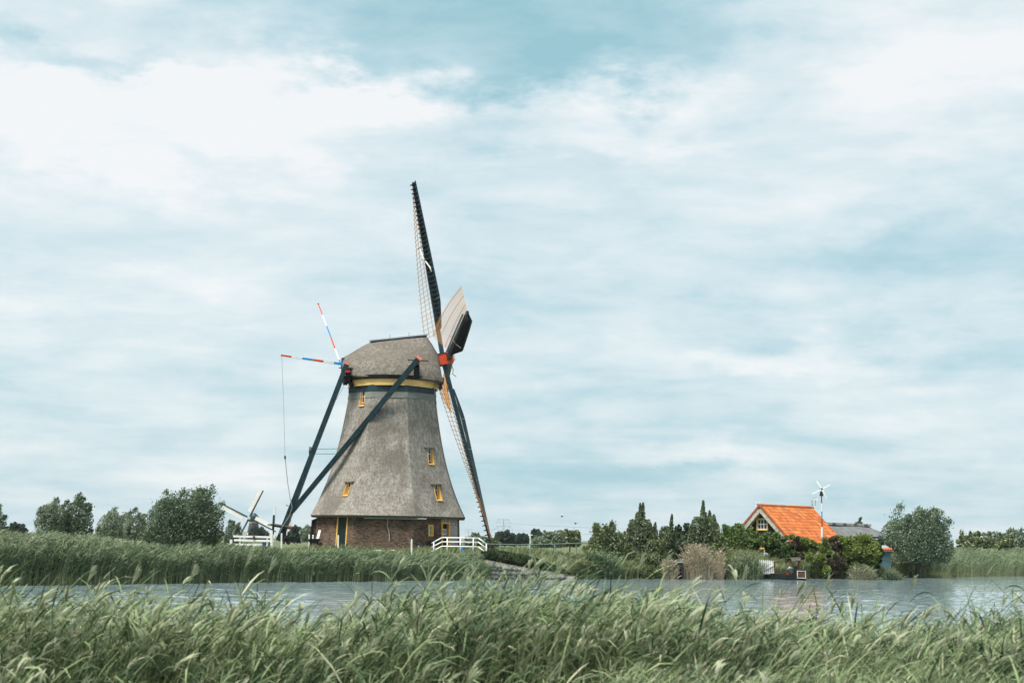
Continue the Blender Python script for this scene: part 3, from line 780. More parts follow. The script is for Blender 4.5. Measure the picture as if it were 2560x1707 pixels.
# hub: two red canister halves, dark straps, shaft
hub = MB(); hub.box(HUB, (.72, .74, .94), (A, e_far, e_up)); hub_o = hub.build('hub', 'red_orange', mill)
MB().box(HUB + A * .60, (.44, .94, .72), (A, e_far, e_up)).build('hub_block', 'red_orange', hub_o)
for q in (-.47, .47): MB().box(HUB + e_up * q, (.80, .82, .07), (A, e_far, e_up)).build('strap', 'navy_paint', hub_o)
MB().box(HUB + A * .385, (.055, .99, .99), (A, e_far, e_up)).build('strap', 'beam_end', hub_o)
MB().tube([HUB - A * .36, HUB - A * 1.6], .34, 12).build('windshaft', 'iron', mill)
MB().box(HUB + A * .90 - e_far * .1, (.16, .46, .46), (A, e_far, e_up)).build('shaft_cap', 'stone_white', hub_o)
# weather beam dark board behind the hub, under the cap front
MB().box(capP(capsec[-1][0] - .05, 0, zb - .05), (.3, 4.4, .42), (AX, AL, Vector((0, 0, 1)))).build('weather_beam', 'black_tar', mill)
for w_ in (-1.9, -1.5): MB().tube([capP(capsec[-1][0] - .1, w_, zb - .2), capP(capsec[-1][0] - .05, w_, zb - .62), capP(capsec[-1][0] - .2, w_ + .1, zb - .75)], .08, 6).build('rope_end', 'iron', mill)
MB().tube([HUB + A * .5 - e_far * .25 - e_up * .4, HUB + A * .62 - e_far * .3 - e_up * 1.0, HUB + A * .5 - e_far * .3 - e_up * 1.35, HUB + A * .75 - e_far * .25 - e_up * 1.6], .035, 5).build('brake_rope', 'rope', mill)

# tail, braces, cross beams, winch ------------------------------------------
def beam(name, p0, p1, w0, w1, mat='navy_paint', end=None, parent=mill):
    o = MB().bar(p0, p1, w0, w0, w1=w1, h1=w1, up=(0, 1, 0)).build(name, mat, parent)
    if end:
        d = (Vector(p0) - Vector(p1)).normalized()
        MB().bar(Vector(p0) + d * .0, Vector(p0) + d * .14, w0 + .05, w0 + .05, up=(0, 1, 0)).build('beam_end', end, o)
    return o
TB = Vector(P(698, 1352, MILL_Y - 1.6))
beam('brace', P(1046, 897, MILL_Y - 4.7), P(730, 1278, MILL_Y - 1.9), .40, .36, end='beam_end')
beam('brace', P(867, 911, MILL_Y - 2.6), P(725, 1279, MILL_Y - 1.75), .36, .38, end='beam_end')
beam('tail_pole', P(863, 918, MILL_Y - .9), TB, .26, .50)
# cross beam ends with their brackets, red ends
for (bx, by, Yn, hb) in ((1042.5, 909, MILL_Y - 4.45, 34), (869, 928.5, MILL_Y - 3.0, 20)):
    p = P(bx, by, Yn)
    bo = MB().bar(p, p + AL * 3.2, .34, .26).build('cross_beam', 'black_tar', mill)
    MB().bar(p - AL * .03, p - AL * .12, .36, .17).build('beam_end', 'red_paint', bo)
    MB().bar(p - AL * .01 + Vector((0, 0, .19)), p + AL * .9 + Vector((0, 0, .19)), .42, .10).build('cover_board', 'black_tar', bo)
    q = P(bx - 2, by + hb, Yn + .9)
    MB().bar(p - Vector((0, 0, .12)) + AL * .35, q, .42, .5).build('hanger', 'black_tar', bo)
    MB().bar(p + AX * .9 + Vector((0, 0, .3)) + AL * .55, p - AX * .7 + Vector((0, 0, .34)) + AL * .55, .3, .05).build('flashing', 'iron', bo)
MB().bar(P(872, 940, MILL_Y - 2.4), P(862, 958, MILL_Y - 1.5), .34, .34).build('hanger', 'black_tar', mill)
MB().bar(P(868, 934, MILL_Y - 1.8), P(880, 966, MILL_Y - 2.2), .2, .3).build('hanger', 'black_tar', mill)
# thin guy wire and two cables between tail and brace
MB().tube([P(862, 960, MILL_Y - 1.5), P(840, 1000, MILL_Y - 1.5)], .012, 4).build('cable', 'dark_rope', mill)
for y0, y1 in ((1123, 1121), (1134, 1135)):
    MB().tube([P(779, y0, MILL_Y - 1.7), P(852, y1, MILL_Y - 1.2)], .016, 4).build('cable', 'dark_rope', mill)
MB().box(P(775.5, 1124, MILL_Y - 1.7), (.16, .3, .45)).build('cleat', 'old_wood', mill)
MB().box(P(777, 1131, MILL_Y - 1.7), (.25, .3, .3)).build('cleat', 'black_tar', mill)
# winch: axle with crossed spokes at its left end, toothed drum, rope
ax0, ax1 = P(683.5, 1312, MILL_Y - 2.0), P(732.5, 1319.5, MILL_Y - 2.4)
wn = MB().tube([ax0, ax0.lerp(ax1, .8)], .13, 8).build('winch', 'black_tar', mill)
MB().tube([ax0.lerp(ax1, .76), ax1], .135, 8).build('axle_end', 'rusty_wood', wn)
wd = (ax1 - ax0).normalized(); wu = (Vector((.04, 0, 1)) - wd * wd.z * .9).normalized(); wf = wd.cross(wu).normalized()
for i, v_ in enumerate((Vector((.03, 0, 1)), Vector((-.03, 0, -1)), wf, -wf)):
    Ls = 1.42 if i == 0 else 1.25
    sp = MB().bar(ax0, ax0 + v_ * Ls * .55, .16, .16).build('spoke', 'navy_paint', wn)
    MB().bar(ax0 + v_ * Ls * .35, ax0 + v_ * Ls, .17 if i else .21, .14, w1=.1).build('spoke_tip', 'white_paint', sp)
dr = MB(); c0 = P(714, 1345, MILL_Y - 2.1)
for i in range(9):
    a = i * 2 * math.pi / 9 + .2; v_ = Vector((math.cos(a), 0, math.sin(a)))
    dr.bar(c0 + v_ * .12, c0 + v_ * .46, .10, .14)
dr.tube([c0 + Vector((-.15, -.1, 0)), c0 + Vector((.15, .1, 0))], .24, 10); dr.bar(c0 + Vector((-.1, 0, .2)), P(708, 1322, MILL_Y - 2.0), .2, .2); dr.bar(c0, c0 + Vector((.3, 0, -.45)), .2, .2)
dr.build('drum', 'black_tar', wn)
# striped poles on the cap tail
def striped(pts_px, Y0, Y1, w0, w1, seq):
    (xa, ya), (xb, yb) = pts_px
    a, b = P(xa, ya, Y0), P(xb, yb, Y1); n_ = len(seq); root = None
    for i, m_ in enumerate(seq):
        f0, f1 = i / n_, (i + 1) / n_
        o = MB().bar(a.lerp(b, f0 + (.0005 if i else 0)), a.lerp(b, f1), w0 + (w1 - w0) * f0, w1=w0 + (w1 - w0) * f1, up=(0, 1, 0)).build('striped_pole' if i == 0 else 'painted_band', m_, mill if i == 0 else root)
        root = root or o
    return root, a, b
spA, a_, b_ = striped(((702, 888), (861, 911)), MILL_Y - 2.2, MILL_Y - 1.0, .13, .20, ['stripe_red', 'white_paint', 'blue_paint', 'stripe_red', 'white_paint', 'blue_paint'])
spB, a2, b2 = striped(((795.5, 759), (859, 928)), MILL_Y + 1.2, MILL_Y - .1, .075, .13, ['stripe_red', 'white_paint', 'blue_paint', 'stripe_red', 'white_paint', 'blue_paint'])
MB().box(a2, (.16, .12, .05)).build('pole_cap', 'red_paint', spB)
ro = [P(704.5, 890, MILL_Y - 2.2), P(709, 1010, MILL_Y - 2.2), P(712.5, 1140, MILL_Y - 2.2)]
MB().tube(ro, .014, 4).build('rope', 'rope', mill)
MB().tube([P(712.5, 1139, MILL_Y - 2.2), P(712.8, 1147, MILL_Y - 2.2)], .07, 6).build('rope_hook', 'iron', mill)
MB().tube([P(713, 1147, MILL_Y - 2.2), P(719, 1205, MILL_Y - 2.3), P(726, 1249, MILL_Y - 2.4), P(730.5, 1268, MILL_Y - 2.4), P(723, 1290, MILL_Y - 2.4), P(706, 1316, MILL_Y - 2.4), P(698, 1334, MILL_Y - 2.4)], .03, 5).build('rope', 'rope', mill)
MB().tube([P(728, 1286, MILL_Y - 2.0), P(726, 1330, MILL_Y - 2.0), P(724.5, 1350, MILL_Y - 2.0)], .02, 5).build('rope', 'rope', mill)
MB().tube([P(725, 1348, MILL_Y - 2.0), P(745, 1364, MILL_Y - 2.0)], .02, 5).build('rope', 'dark_rope', mill)
MB().bar(P(715, 1262, MILL_Y - 2.0), P(721, 1264.5, MILL_Y - 2.0), .06).build('cleat', 'iron', mill)

# brick base ---------------------------------------------------------------
BR1 = 170.0 / S / c8; BR0 = BR1 + .16; BZ1 = EAVE_Z + .12; BZ0 = MILL_Z - .5
def baseP(k, u, z, out=0.):
    r_ = BR0 + (BR1 - BR0) * (z - BZ0) / (BZ1 - BZ0); return on_facet(k, u, z, out, rad=r_)
def base_hit(k, px, py, out=0.):
    n, t = facet_axes(k); Y = MILL_Y - 5
    for _ in range(30):
        p = P(px, py, Y); r_ = BR0 + (BR1 - BR0) * (p.z - BZ0) / (BZ1 - BZ0); Y += ((p - Vector((MC.x, MC.y, 0))).dot(n) - r_ * c8 - out) * .8
    p = P(px, py, Y); return (p - Vector((MC.x, MC.y, 0))).dot(t), p.z
u_a = base_hit(-1, 842, 1325)[0]; u_b = base_hit(-1, 868.5, 1325)[0]                # left door
v_a = base_hit(1, 1103.5, 1335)[0]; v_b = base_hit(1, 1124.5, 1335)[0]               # right door
w_a = base_hit(1, 1070.5, 1325)[0]; w_b = base_hit(1, 1083, 1325)[0]; wz1 = base_hit(1, 1076, 1311)[1]; wz0 = base_hit(1, 1076, 1340)[1]
D_TOP = BZ1 - .10
holes = {-1: [(u_a, u_b, BZ0 - 1, D_TOP)], 1: [(v_a, v_b, BZ0 - 1, D_TOP), (w_a, w_b, wz0, wz1)]}
def brick_base():
    mb = MB(); pl = MB()
    for k in range(-3, 5):
        hs = holes.get(k, [])
        zs = sorted(set([BZ0, BZ1] + [z for h in hs for z in h[2:] if BZ0 < z < BZ1]))
        cuts = sorted(set(c for h in hs for c in h[:2]))
        for i in range(len(zs) - 1):
            z0, z1 = zs[i], zs[i + 1]
            def us(z): 
                r_ = BR0 + (BR1 - BR0) * (z - BZ0) / (BZ1 - BZ0); hw = r_ * math.sin(R(22.5)); return [-hw] + cuts + [hw]
            a, b = us(z0), us(z1)
            for j in range(len(a) - 1):
                um = (b[j] + b[j + 1]) / 2; zm = (z0 + z1) / 2
                if any(h[0] - .001 < um < h[1] + .001 and h[2] < zm < h[3] for h in hs): continue
                q = [(a[j], z0), (a[j + 1], z0), (b[j + 1], z1), (b[j], z1)]
                tgt = pl if (k == 1 and um > v_b) else mb
                tgt.add([baseP(k, u, z) for u, z in q], [(0, 1, 2, 3)], uv=[(u + k * 5.3, z) for u, z in q])
    mb.build('brick_base', 'brick_wall', mill); pl.build('plaster_wall', 'plaster', mill)
brick_base()
Zv = Vector((0, 0, 1))
def opening(name, k, ua, ub, z0, z1, depth, door_mat, fw, frame_mat='yellow_paint', out=.04):
    n, t = facet_axes(k); fr = MB()
    def pt(u, z, o_): 
        return baseP(k, u, z, o_)
    for u, sg in ((ua, 1), (ub, -1)):
        fr.hexa([pt(u, z0, -depth), pt(u + sg * fw, z0, -depth), pt(u + sg * fw, z0, out), pt(u, z0, out), pt(u, z1, -depth), pt(u + sg * fw, z1, -depth), pt(u + sg * fw, z1, out), pt(u, z1, out)])
    fr.hexa([pt(ua + fw, z1 - fw, -depth), pt(ub - fw, z1 - fw, -depth), pt(ub - fw, z1 - fw, out), pt(ua + fw, z1 - fw, out), pt(ua + fw, z1, -depth), pt(ub - fw, z1, -depth), pt(ub - fw, z1, out), pt(ua + fw, z1, out)])
    return fr, pt, n, t
# left door, tall and dark
fr, pt, n, t = opening('door', -1, u_a, u_b, MILL_Z - .1, D_TOP, .12, 'green_door', .12)
dl = MB().hexa([pt(u, z, o_) for z in (MILL_Z - .1, D_TOP - .12) for u, o_ in ((u_a + .12, -.12), (u_b - .12, -.12), (u_b - .12, -.04), (u_a + .12, -.04))]).build('door', 'green_door', mill)
fr.build('door_frame', 'yellow_paint', dl)
MB().box(pt(u_b - .22, MILL_Z + 1.0, -.0), (.04, .08, .14), (t, n, Zv)).build('handle', 'iron', dl)
MB().bar(pt(u_a + .14, MILL_Z + 1.7, -.02), pt(u_a + .75, MILL_Z + 1.7, -.02), .05, .03).build('hinge', 'iron', dl)
# right door in a deep frame with a light above
DT = D_TOP - .05; LZ = base_hit(1, 1112, 1307)[1]
fr, pt, n, t = opening('door', 1, v_a, v_b, MILL_Z - .1, DT, .34, 'black_tar', .10, out=.05)
dr2 = MB().hexa([pt(u, z, o_) for z in (MILL_Z - .1, LZ - .06) for u, o_ in ((v_a + .10, -.30), (v_b - .10, -.30), (v_b - .10, -.22), (v_a + .10, -.22))]).build('door', 'black_tar', mill, org=None)
fr.hexa([pt(u, z, o_) for z in (LZ - .06, LZ + .05) for u, o_ in ((v_a + .1, -.30), (v_b - .1, -.30), (v_b - .1, .05), (v_a + .1, .05))])
fr.build('door_frame', 'yellow_paint', dr2)
MB().add([pt(v_a + .1, LZ + .05, -.06), pt(v_b - .1, LZ + .05, -.06), pt(v_b - .1, DT - .1, -.06), pt(v_a + .1, DT - .1, -.06)], [(0, 1, 2, 3)]).build('pane', 'window_glass', dr2)
gb = MB()
for f in (.02, .26, .5, .74, .98): gb.box(pt(v_a + .12 + (v_b - v_a - .24) * f, (LZ + DT) / 2 - .02, -.03), (.04, .04, DT - LZ - .15), (t, n, Zv))
gb.build('glazing_bar', 'white_paint', dr2)
dc = (v_a + v_b) / 2 - .02; dz = MILL_Z + 1.32
MB().box(pt(dc, dz, -.20), (.44, .03, .72), (t, n, Zv)).build('pane', 'window_glass', dr2)
gb = MB()
for q in (-.21, 0, .21): gb.box(pt(dc + q, dz, -.17), (.06, .03, .70), (t, n, Zv))
for q in (-.33, -.02, .33): gb.box(pt(dc, dz + q, -.165), (.44, .03, .05), (t, n, Zv))
gb.build('glazing_bar', 'white_paint', dr2)
MB().box(pt(v_a + .2, MILL_Z + 1.0, -.18), (.05, .08, .14), (t, n, Zv)).build('handle', 'iron', dr2)
# small window
fr, pt, n, t = opening('window', 1, w_a, w_b, wz0, wz1, .22, '', .10)
fr.hexa([pt(u, z, o_) for z in (wz0, wz0 + .08) for u, o_ in ((w_a + .1, -.22), (w_b - .1, -.22), (w_b - .1, .08), (w_a + .1, .08))])
wi = fr.build('window', 'yellow_paint', mill)
MB().add([pt(w_a + .1, wz0 + .08, -.15), pt(w_b - .1, wz0 + .08, -.15), pt(w_b - .1, wz1 - .1, -.15), pt(w_a + .1, wz1 - .1, -.15)], [(0, 1, 2, 3)]).build('pane', 'window_glass', wi)
gb = MB(); wc = (w_a + w_b) / 2; ww = w_b - w_a - .2
for f in (-.47, 0, .47): gb.box(pt(wc + ww * f, (wz0 + wz1) / 2, -.12), (.045, .04, wz1 - wz0 - .2), (t, n, Zv))
for f in (.02, .5, .98): gb.box(pt(wc, wz0 + .1 + (wz1 - wz0 - .22) * f, -.115), (ww, .04, .045), (t, n, Zv))
gb.build('glazing_bar', 'white_paint', wi)
# brick wing wall at the far left of the base
wg = MB()
a = baseP(-2, -1.5, BZ0, 0); 
pxs = [(776, 1362), (803, 1364), (805, 1292), (781.5, 1301)]
fr_ = [P(x, y, MILL_Y - 1.6) for x, y in pxs]; bk = [p + Vector((0, 1.4, 0)) for p in fr_]
wg.add(fr_ + bk, [(0, 1, 2, 3), (7, 6, 5, 4), (0, 3, 7, 4), (1, 5, 6, 2), (3, 2, 6, 7), (0, 4, 5, 1)], uv=[(p.x, p.z) for p in fr_] + [(p.x, p.z) for p in bk])
wg_o = wg.build('wing_wall', 'brick_wall', mill)
MB().bar(P(780, 1301.5, MILL_Y - 1.65), P(806, 1290.5, MILL_Y - 1.65), .3, .10).build('wall_cap', 'black_tar', wg_o)
MB().bar(P(776.5, 1352, MILL_Y - 1.65), P(781.2, 1301, MILL_Y - 1.65), .12, .12).build('corner_post', 'black_tar', wg_o)
# downspout crack of lime and wall anchors on the front facet
MB().bar(baseP(0, base_hit(0, 1047, 1350)[0], MILL_Z + .4, .01), baseP(0, base_hit(0, 1047, 1350)[0], MILL_Z - .05, .01), .12, .05).build('drain_pipe', 'metal_grey', mill)
uu, z_ = base_hit(0, 976.5, 1338); MB().box(baseP(0, uu, z_, .03), (.06, .05, .34)).build('wall_anchor', 'iron', mill)
crk = MB(); pts = [(968, 1294), (969.5, 1304), (967.5, 1314), (971.5, 1325), (973.5, 1340), (973, 1352)]
crk.tube([baseP(0, *base_hit(0, x, y), .005) for x, y in pts], .022, 5); crk.build('lime_streak', 'mortar', mill)
# dark stain of soot: a hatch board on the facet edge
uu, z_ = base_hit(0, 1042, 1306)

# ------------------------------------------------------------------ things about the mill
pw = MB().tube([P(911, 1294.5, MILL_Y - 5.78), P(1066, 1297., MILL_Y - 5.78)], .045, 6)
o = thing('hanging_pole', 'long pale pole hung level under the eave of the big mill', 'pole', P(990, 1292, MILL_Y - 5.75)); pw.build('pole', 'rail_green', o)
for x in (930, 1000, 1056): MB().bar(P(x, 1295, MILL_Y - 5.72), P(x, 1290, MILL_Y - 5.5), .04).build('bracket', 'iron', o)
o = thing('plank', 'short pale strut slanting below the pole under the eave', 'plank', P(1013, 1297.5, MILL_Y - 5.6))
MB().bar(P(1013, 1297.5, MILL_Y - 5.6), P(1040, 1293.5, MILL_Y - 5.62), .05).build('board', 'old_wood', o)
# lamp
lp = P(1136, 1308.5, MILL_Y - 4.05)
o = thing('wall_lamp', 'small black outdoor lamp on the grey plaster beside the right door', 'lamp', lp)
MB().lathe(lp + Vector((0, -.25, -.1)), [(.05, .16), (.07, .12), (.17, 0), (.17, -.03)], 12).build('shade', 'iron', o)
MB().bar(lp + Vector((-.1, .3, .08)), lp + Vector((0, -.2, .08)), .05).build('arm', 'iron', o)
MB().lathe(lp + Vector((0, -.25, -.2)), [(.05, -.06), (.08, 0), (.06, .08)], 10).build('bulb_glass', 'stone_white', o)
# dark bench under the small window
bp0 = baseP(1, base_hit(1, 1064, 1355)[0], MILL_Z, .35); bp1 = baseP(1, base_hit(1, 1094, 1355)[0], MILL_Z, .35)
o = thing('bench', 'dark wooden bench below the small window of the big mill', 'bench', (bp0 + bp1) / 2)
MB().bar(bp0 + Zv * .47, bp1 + Zv * .47, .40, .06).build('seat', 'black_tar', o)
MB().bar(bp0 + Zv * .62 + Vector((-.1, .25, 0)), bp1 + Zv * .62 + Vector((-.1, .25, 0)), .05, .22).build('backrest', 'black_tar', o)
for f in (.1, .9):
    q = bp0.lerp(bp1, f); MB().bar(q, q + Zv * .44, .34, .08, up=(1, 0, 0)).build('leg', 'black_tar', o)
# white posts
def post(px, yb, yt, Y, label, w=.10, lean=0., grp='white marker posts round the mill'):
    b = P(px, yb, Y); tpt = P(px + lean, yt, Y); b.z = min(b.z, gz(b.x, b.y))
    o = thing('marker_post', label, 'post', b, grp)
    MB().bar(b - Zv * .2, tpt, w, w).build('post', 'white_paint', o)
    MB().bar(tpt, tpt + (tpt - b).normalized() * .05, w + .02, w + .02, w1=.03, h1=.03).build('post_cap', 'white_paint', o)
post(1029, 1379, 1349, MILL_Y - 12, 'white marker post alone in front of the middle of the brick base')
post(845.5, 1368, 1339, MILL_Y - 9, 'white marker post in front of the dark left door')
post(773, 1362, 1337, MILL_Y - 5, 'left one of the two white posts before the brick wing wall')
post(782.5, 1362, 1338, MILL_Y - 5, 'right one of the two white posts before the brick wing wall')
post(704, 1354, 1334, MILL_Y - 5, 'white marker post at the foot of the mill tail')
o = thing('plank', 'pale plank leaning against the left corner of the brick base', 'plank', P(792, 1356, MILL_Y - 5))
MB().bar(P(791.5, 1357, MILL_Y - 5), P(799.5, 1325, MILL_Y - 4.4), .20, .05).build('board', 'stone_white', o)
# wheelbarrow, black, by the wing wall
wb = P(784, 1352, MILL_Y - 5.2)
o = thing('wheelbarrow', 'black wheelbarrow beside the white posts at the wing wall', 'wheelbarrow', (wb.x, wb.y, gz(wb.x, wb.y)))
t_ = MB(); t_.hexa([wb + Vector(q) for q in ((-.25, -.2, -.15), (.35, -.2, -.15), (.35, .2, -.15), (-.25, .2, -.15), (-.4, -.3, .15), (.5, -.3, .2), (.5, .3, .2), (-.4, .3, .15))]); t_.build('tray', 'black_tar', o)
MB().tube([wb + Vector((.55, -.05, -.28)), wb + Vector((.55, .05, -.28))], .2, 12).build('wheel', 'iron', o)
for q in (-.22, .22): MB().bar(wb + Vector((.55, q * .3, -.28)), wb + Vector((-.8, q, .12)), .05).build('handle', 'iron', o); MB().bar(wb + Vector((-.2, q, -.1)), wb + Vector((-.3, q, -.5)), .05).build('leg', 'iron', o)
# white stones and a blue bucket
def rock_mesh(name, mat, seed, flat=.6, seg=8):
    r_ = random.Random(seed); mb = MB(); vs = []; rows = 4
    for i in range(rows + 1):
        ph = -math.pi / 2 + math.pi * i / rows
        for k in range(seg):
            a = 2 * math.pi * k / seg; q = 1 + r_.uniform(-.14, .14) if 0 < i < rows else 1
            vs.append((math.cos(ph) * math.cos(a) * q, math.cos(ph) * math.sin(a) * q, math.sin(ph) * flat * q))
    mb.add(vs, [(i * seg + k, i * seg + (k + 1) % seg, (i + 1) * seg + (k + 1) % seg, (i + 1) * seg + k) for i in range(rows) for k in range(seg)])
    return mb.mesh(name, mat, smooth=True)
rocks = [rock_mesh('white_stone', 'stone_white', i) for i in range(3)]
for i, (px, py, Y, r_, lb) in enumerate(((947, 1366, 104, .42, 'broad white stone left of the three by the brick base'), (958, 1369, 103.5, .27, 'small white stone in the middle of the three by the brick base'), (983, 1365.5, 104.5, .36, 'low white stone right of the three by the brick base'),
                           (1141, 1369, 102, .28, 'white stone behind the left half of the white footbridge railing'), (1179, 1369, 102, .26, 'white stone behind the right half of the white footbridge railing'), (1234, 1375, 101, .24, 'white stone in front of the ivy beside the footbridge'), (815, 1369, 103, .3, 'white stone in the grass left of the dark door'))):
    p = P(px, py, Y); g_ = gz(p.x, p.y)
    o = bpy.data.objects.new('white_stone', rocks[i % 3]); col.objects.link(o); o.location = (p.x, p.y, g_ + r_ * .15); o.scale = (r_ * .7, r_ * .6, r_ * .42); o.rotation_euler = (0, 0, i)
    tag(o, lb, 'stone', 'white stones by the mill')
p = P(1157, 1369, 102.3)
o = thing('bucket', 'blue bucket between two white stones behind the railing', 'bucket', (p.x, p.y, p.z - .15))
MB().lathe(p - Zv * .15, [(.14, 0), (.19, .34), (.20, .34), (.18, .32), (.13, .02)], 12).build('tub', 'blue_paint', o)
MB().tube([p + Vector((-.19, 0, .18)), p + Vector((-.1, 0, .30)), p + Vector((.1, 0, .30)), p + Vector((.19, 0, .18))], .012, 5).build('handle', 'iron', o)

# footbridge with white railing
FB = 99.5
o = thing('footbridge', 'small arched footbridge with white three-rail railing before the right door', 'footbridge', P(1148, 1384, FB))
for ys in ((1357.5, 1343.5, 1344.5, 1359), (1367.5, 1354, 1355, 1369.5), (1378.5, 1365, 1366.5, 1382)):
    pts = [P(x, y, FB) for x, y in zip((1079.5, 1104.5, 1196, 1216), ys)]
    rl = MB()
    for a, b in zip(pts, pts[1:]): rl.tube([a, b], .042, 8)
    rl.build('rail', 'white_paint', o, smooth=True)
for x, yt, yb in ((1084, 1354, 1392), (1118, 1343, 1388), (1150.5, 1343, 1388), (1183, 1343, 1388), (1215.5, 1358, 1394)):
    MB().tube([P(x, yb, FB), P(x + .4, yt, FB)], .045, 8).build('post', 'white_paint', o, smooth=True)
dpts = [(1078, 1396), (1104, 1385), (1196, 1385), (1218, 1397)]
for i in range(14):
    f = i / 13 * 3; j = min(int(f), 2); a = P(*dpts[j], FB).lerp(P(*dpts[j + 1], FB), f - j)
    MB().box(a + Vector((0, .9, 0)), (.26, 1.9, .07)).build('deck_plank', 'old_wood', o)
# low white notice disc on the second rail
# stone retaining wall --------------------------------------------------------------
wa, wb_ = P(1218, 1452, 98.6), P(1436, 1450, 103.0); wa.z = wb_.z = -.3
zt_a, zt_b = P(1224, 1402, 98.6).z, P(1434, 1441, 103).z
wl = thing('stone_wall', 'sloping retaining wall of dark field stones in pale mortar at the water', 'wall', (wa + wb_) / 2)
wd_ = (wb_ - wa); WL = wd_.length; wx = wd_.normalized(); wn_ = wx.cross(Zv).normalized()     # faces the camera
if wn_.y > 0: wn_ = -wn_
def topz(f): return zt_a + (zt_b - zt_a) * f ** .88
mb = MB(); fs_ = np.linspace(0, 1, 9)
fr_ = [wa + wd_ * f for f in fs_]
vs = [];
for f, p in zip(fs_, fr_):
    for q, z in ((0, -.4), (0, topz(f)), (.6, topz(f)), (.6, -.4)): vs.append(Vector((p.x, p.y, 0)) - wn_ * q + Zv * z)
mb.add(vs, [(j * 4 + k, (j + 1) * 4 + k, (j + 1) * 4 + (k + 1) % 4, j * 4 + (k + 1) % 4) for j in range(8) for k in range(4)] + [(0, 1, 2, 3), (35, 34, 33, 32)])
mb.build('wall_core', 'mortar', wl)
stm = [rock_mesh('stone', 'stone_dark', 20 + i, .75, 7) for i in range(6)]
x = .16; rowh = .255; nst = 0
r_ = random.Random(5)
for row in range(7):
    z = .10 + row * rowh; x = r_.uniform(.1, .3)
    while x < WL - .1:
        w_ = r_.uniform(.22, .40); f = (x + w_ / 2) / WL
        if z + .13 < topz(f) - .03:
            c = wa + wx * (x + w_ / 2); c = Vector((c.x, c.y, z + r_.uniform(-.06, .06))) + wn_ * .015
            hz = min(.128, .128) * r_.uniform(.82, 1.05)
            inst('stone', stm[nst % 6], wl, frame(c, (wx + Zv * r_.uniform(-.25, .25)).normalized() * (w_ / 2 + .004), wn_ * .10, Zv * hz * 1.12)); nst += 1
        x += w_ + .012
for i in range(12):
    f0, f1 = i / 12 + .002, (i + 1) / 12 - .002
    a = wa + wd_ * f0; b = wa + wd_ * f1
    MB().bar(Vector((a.x, a.y, topz(f0) + .045)) - wn_ * .22, Vector((b.x, b.y, topz(f1) + .045)) - wn_ * .12, .34, .085).build('coping_stone', 'coping', wl)
# handrail running right from the bridge
o = thing('handrail', 'pale green pipe handrail crossing the lawn right of the mill', 'railing', P(1340, 1362, 108))
pts = [P(1216, 1359, 101), P(1290, 1361, 105), P(1400, 1359, 110), P(1482, 1356, 114)]
MB().tube(pts, .032, 8).build('rail', 'rail_green', o)
for x, y, Y in ((1251, 1361, 103), (1326, 1360.5, 107), (1387, 1360, 109.5), (1441, 1358, 112)):
    a = P(x, y, Y); MB().tube([a, Vector((a.x, a.y, gz(a.x, a.y) - .1))], .05, 8).build('post', 'rail_green', o)
o = thing('marker_post', 'thin white post with cross piece behind the green handrail', 'post', P(1325, 1366, 112))
a, b = P(1324, 1368, 112), P(1326, 1338, 112)
MB().bar(a - Zv * .4, b, .07, .07).build('post', 'white_paint', o); MB().bar(b + Vector((-.18, 0, .02)), b + Vector((.18, 0, .05)), .06, .07).build('cross_piece', 'white_paint', o)

# white farm gate at the left
GY = 107.
def gp(px, py): return P(px, py, GY)
o = thing('farm_gate', 'white three-rail field gate beside the tail of the big mill', 'gate', gp(632, 1366))
for (xa, ya, xb, yb, w_) in ((583, 1340, 688, 1342.5, .15), (585, 1349.5, 685, 1352, .15), (588, 1360.5, 656, 1361.5, .14)):
    MB().bar(gp(xa, ya), gp(xb, yb), .05, w_).build('rail', 'white_paint', o)
for x, yt, yb in ((599.5, 1340, 1368), (668, 1341, 1366)): MB().bar(gp(x, yb) + Vector((0, .06, 0)), gp(x, yt) + Vector((0, .06, 0)), .14, .07).build('stile', 'white_paint', o)
for x, yt, yb in ((679.5, 1325, 1366), (578.5, 1348, 1370)):
    q = gp(x, yb); MB().bar(q - Zv * .3, gp(x - .8, yt), .17, .17).build('gate_post', 'white_paint', o)
MB().box(gp(635, 1343) - Vector((0, .06, 0)), (.16, .08, .22)).build('latch', 'rusty_wood', o)
q = P(666, 1338, 150.); q.z = gz(q.x, q.y)
o = thing('bin', 'dark blue round-topped bin behind the white field gate', 'bin', q)
MB().lathe(q, [(.42, 0), (.45, .2), (.45, 1.25), (.40, 1.42)], 14).build('body', 'bin_blue', o, smooth=True)
MB().lathe(q + Zv * 1.425, [(.42, 0), (.36, .16), (.2, .27), (.05, .31)], 14).build('lid', 'bin_blue', o, smooth=True)

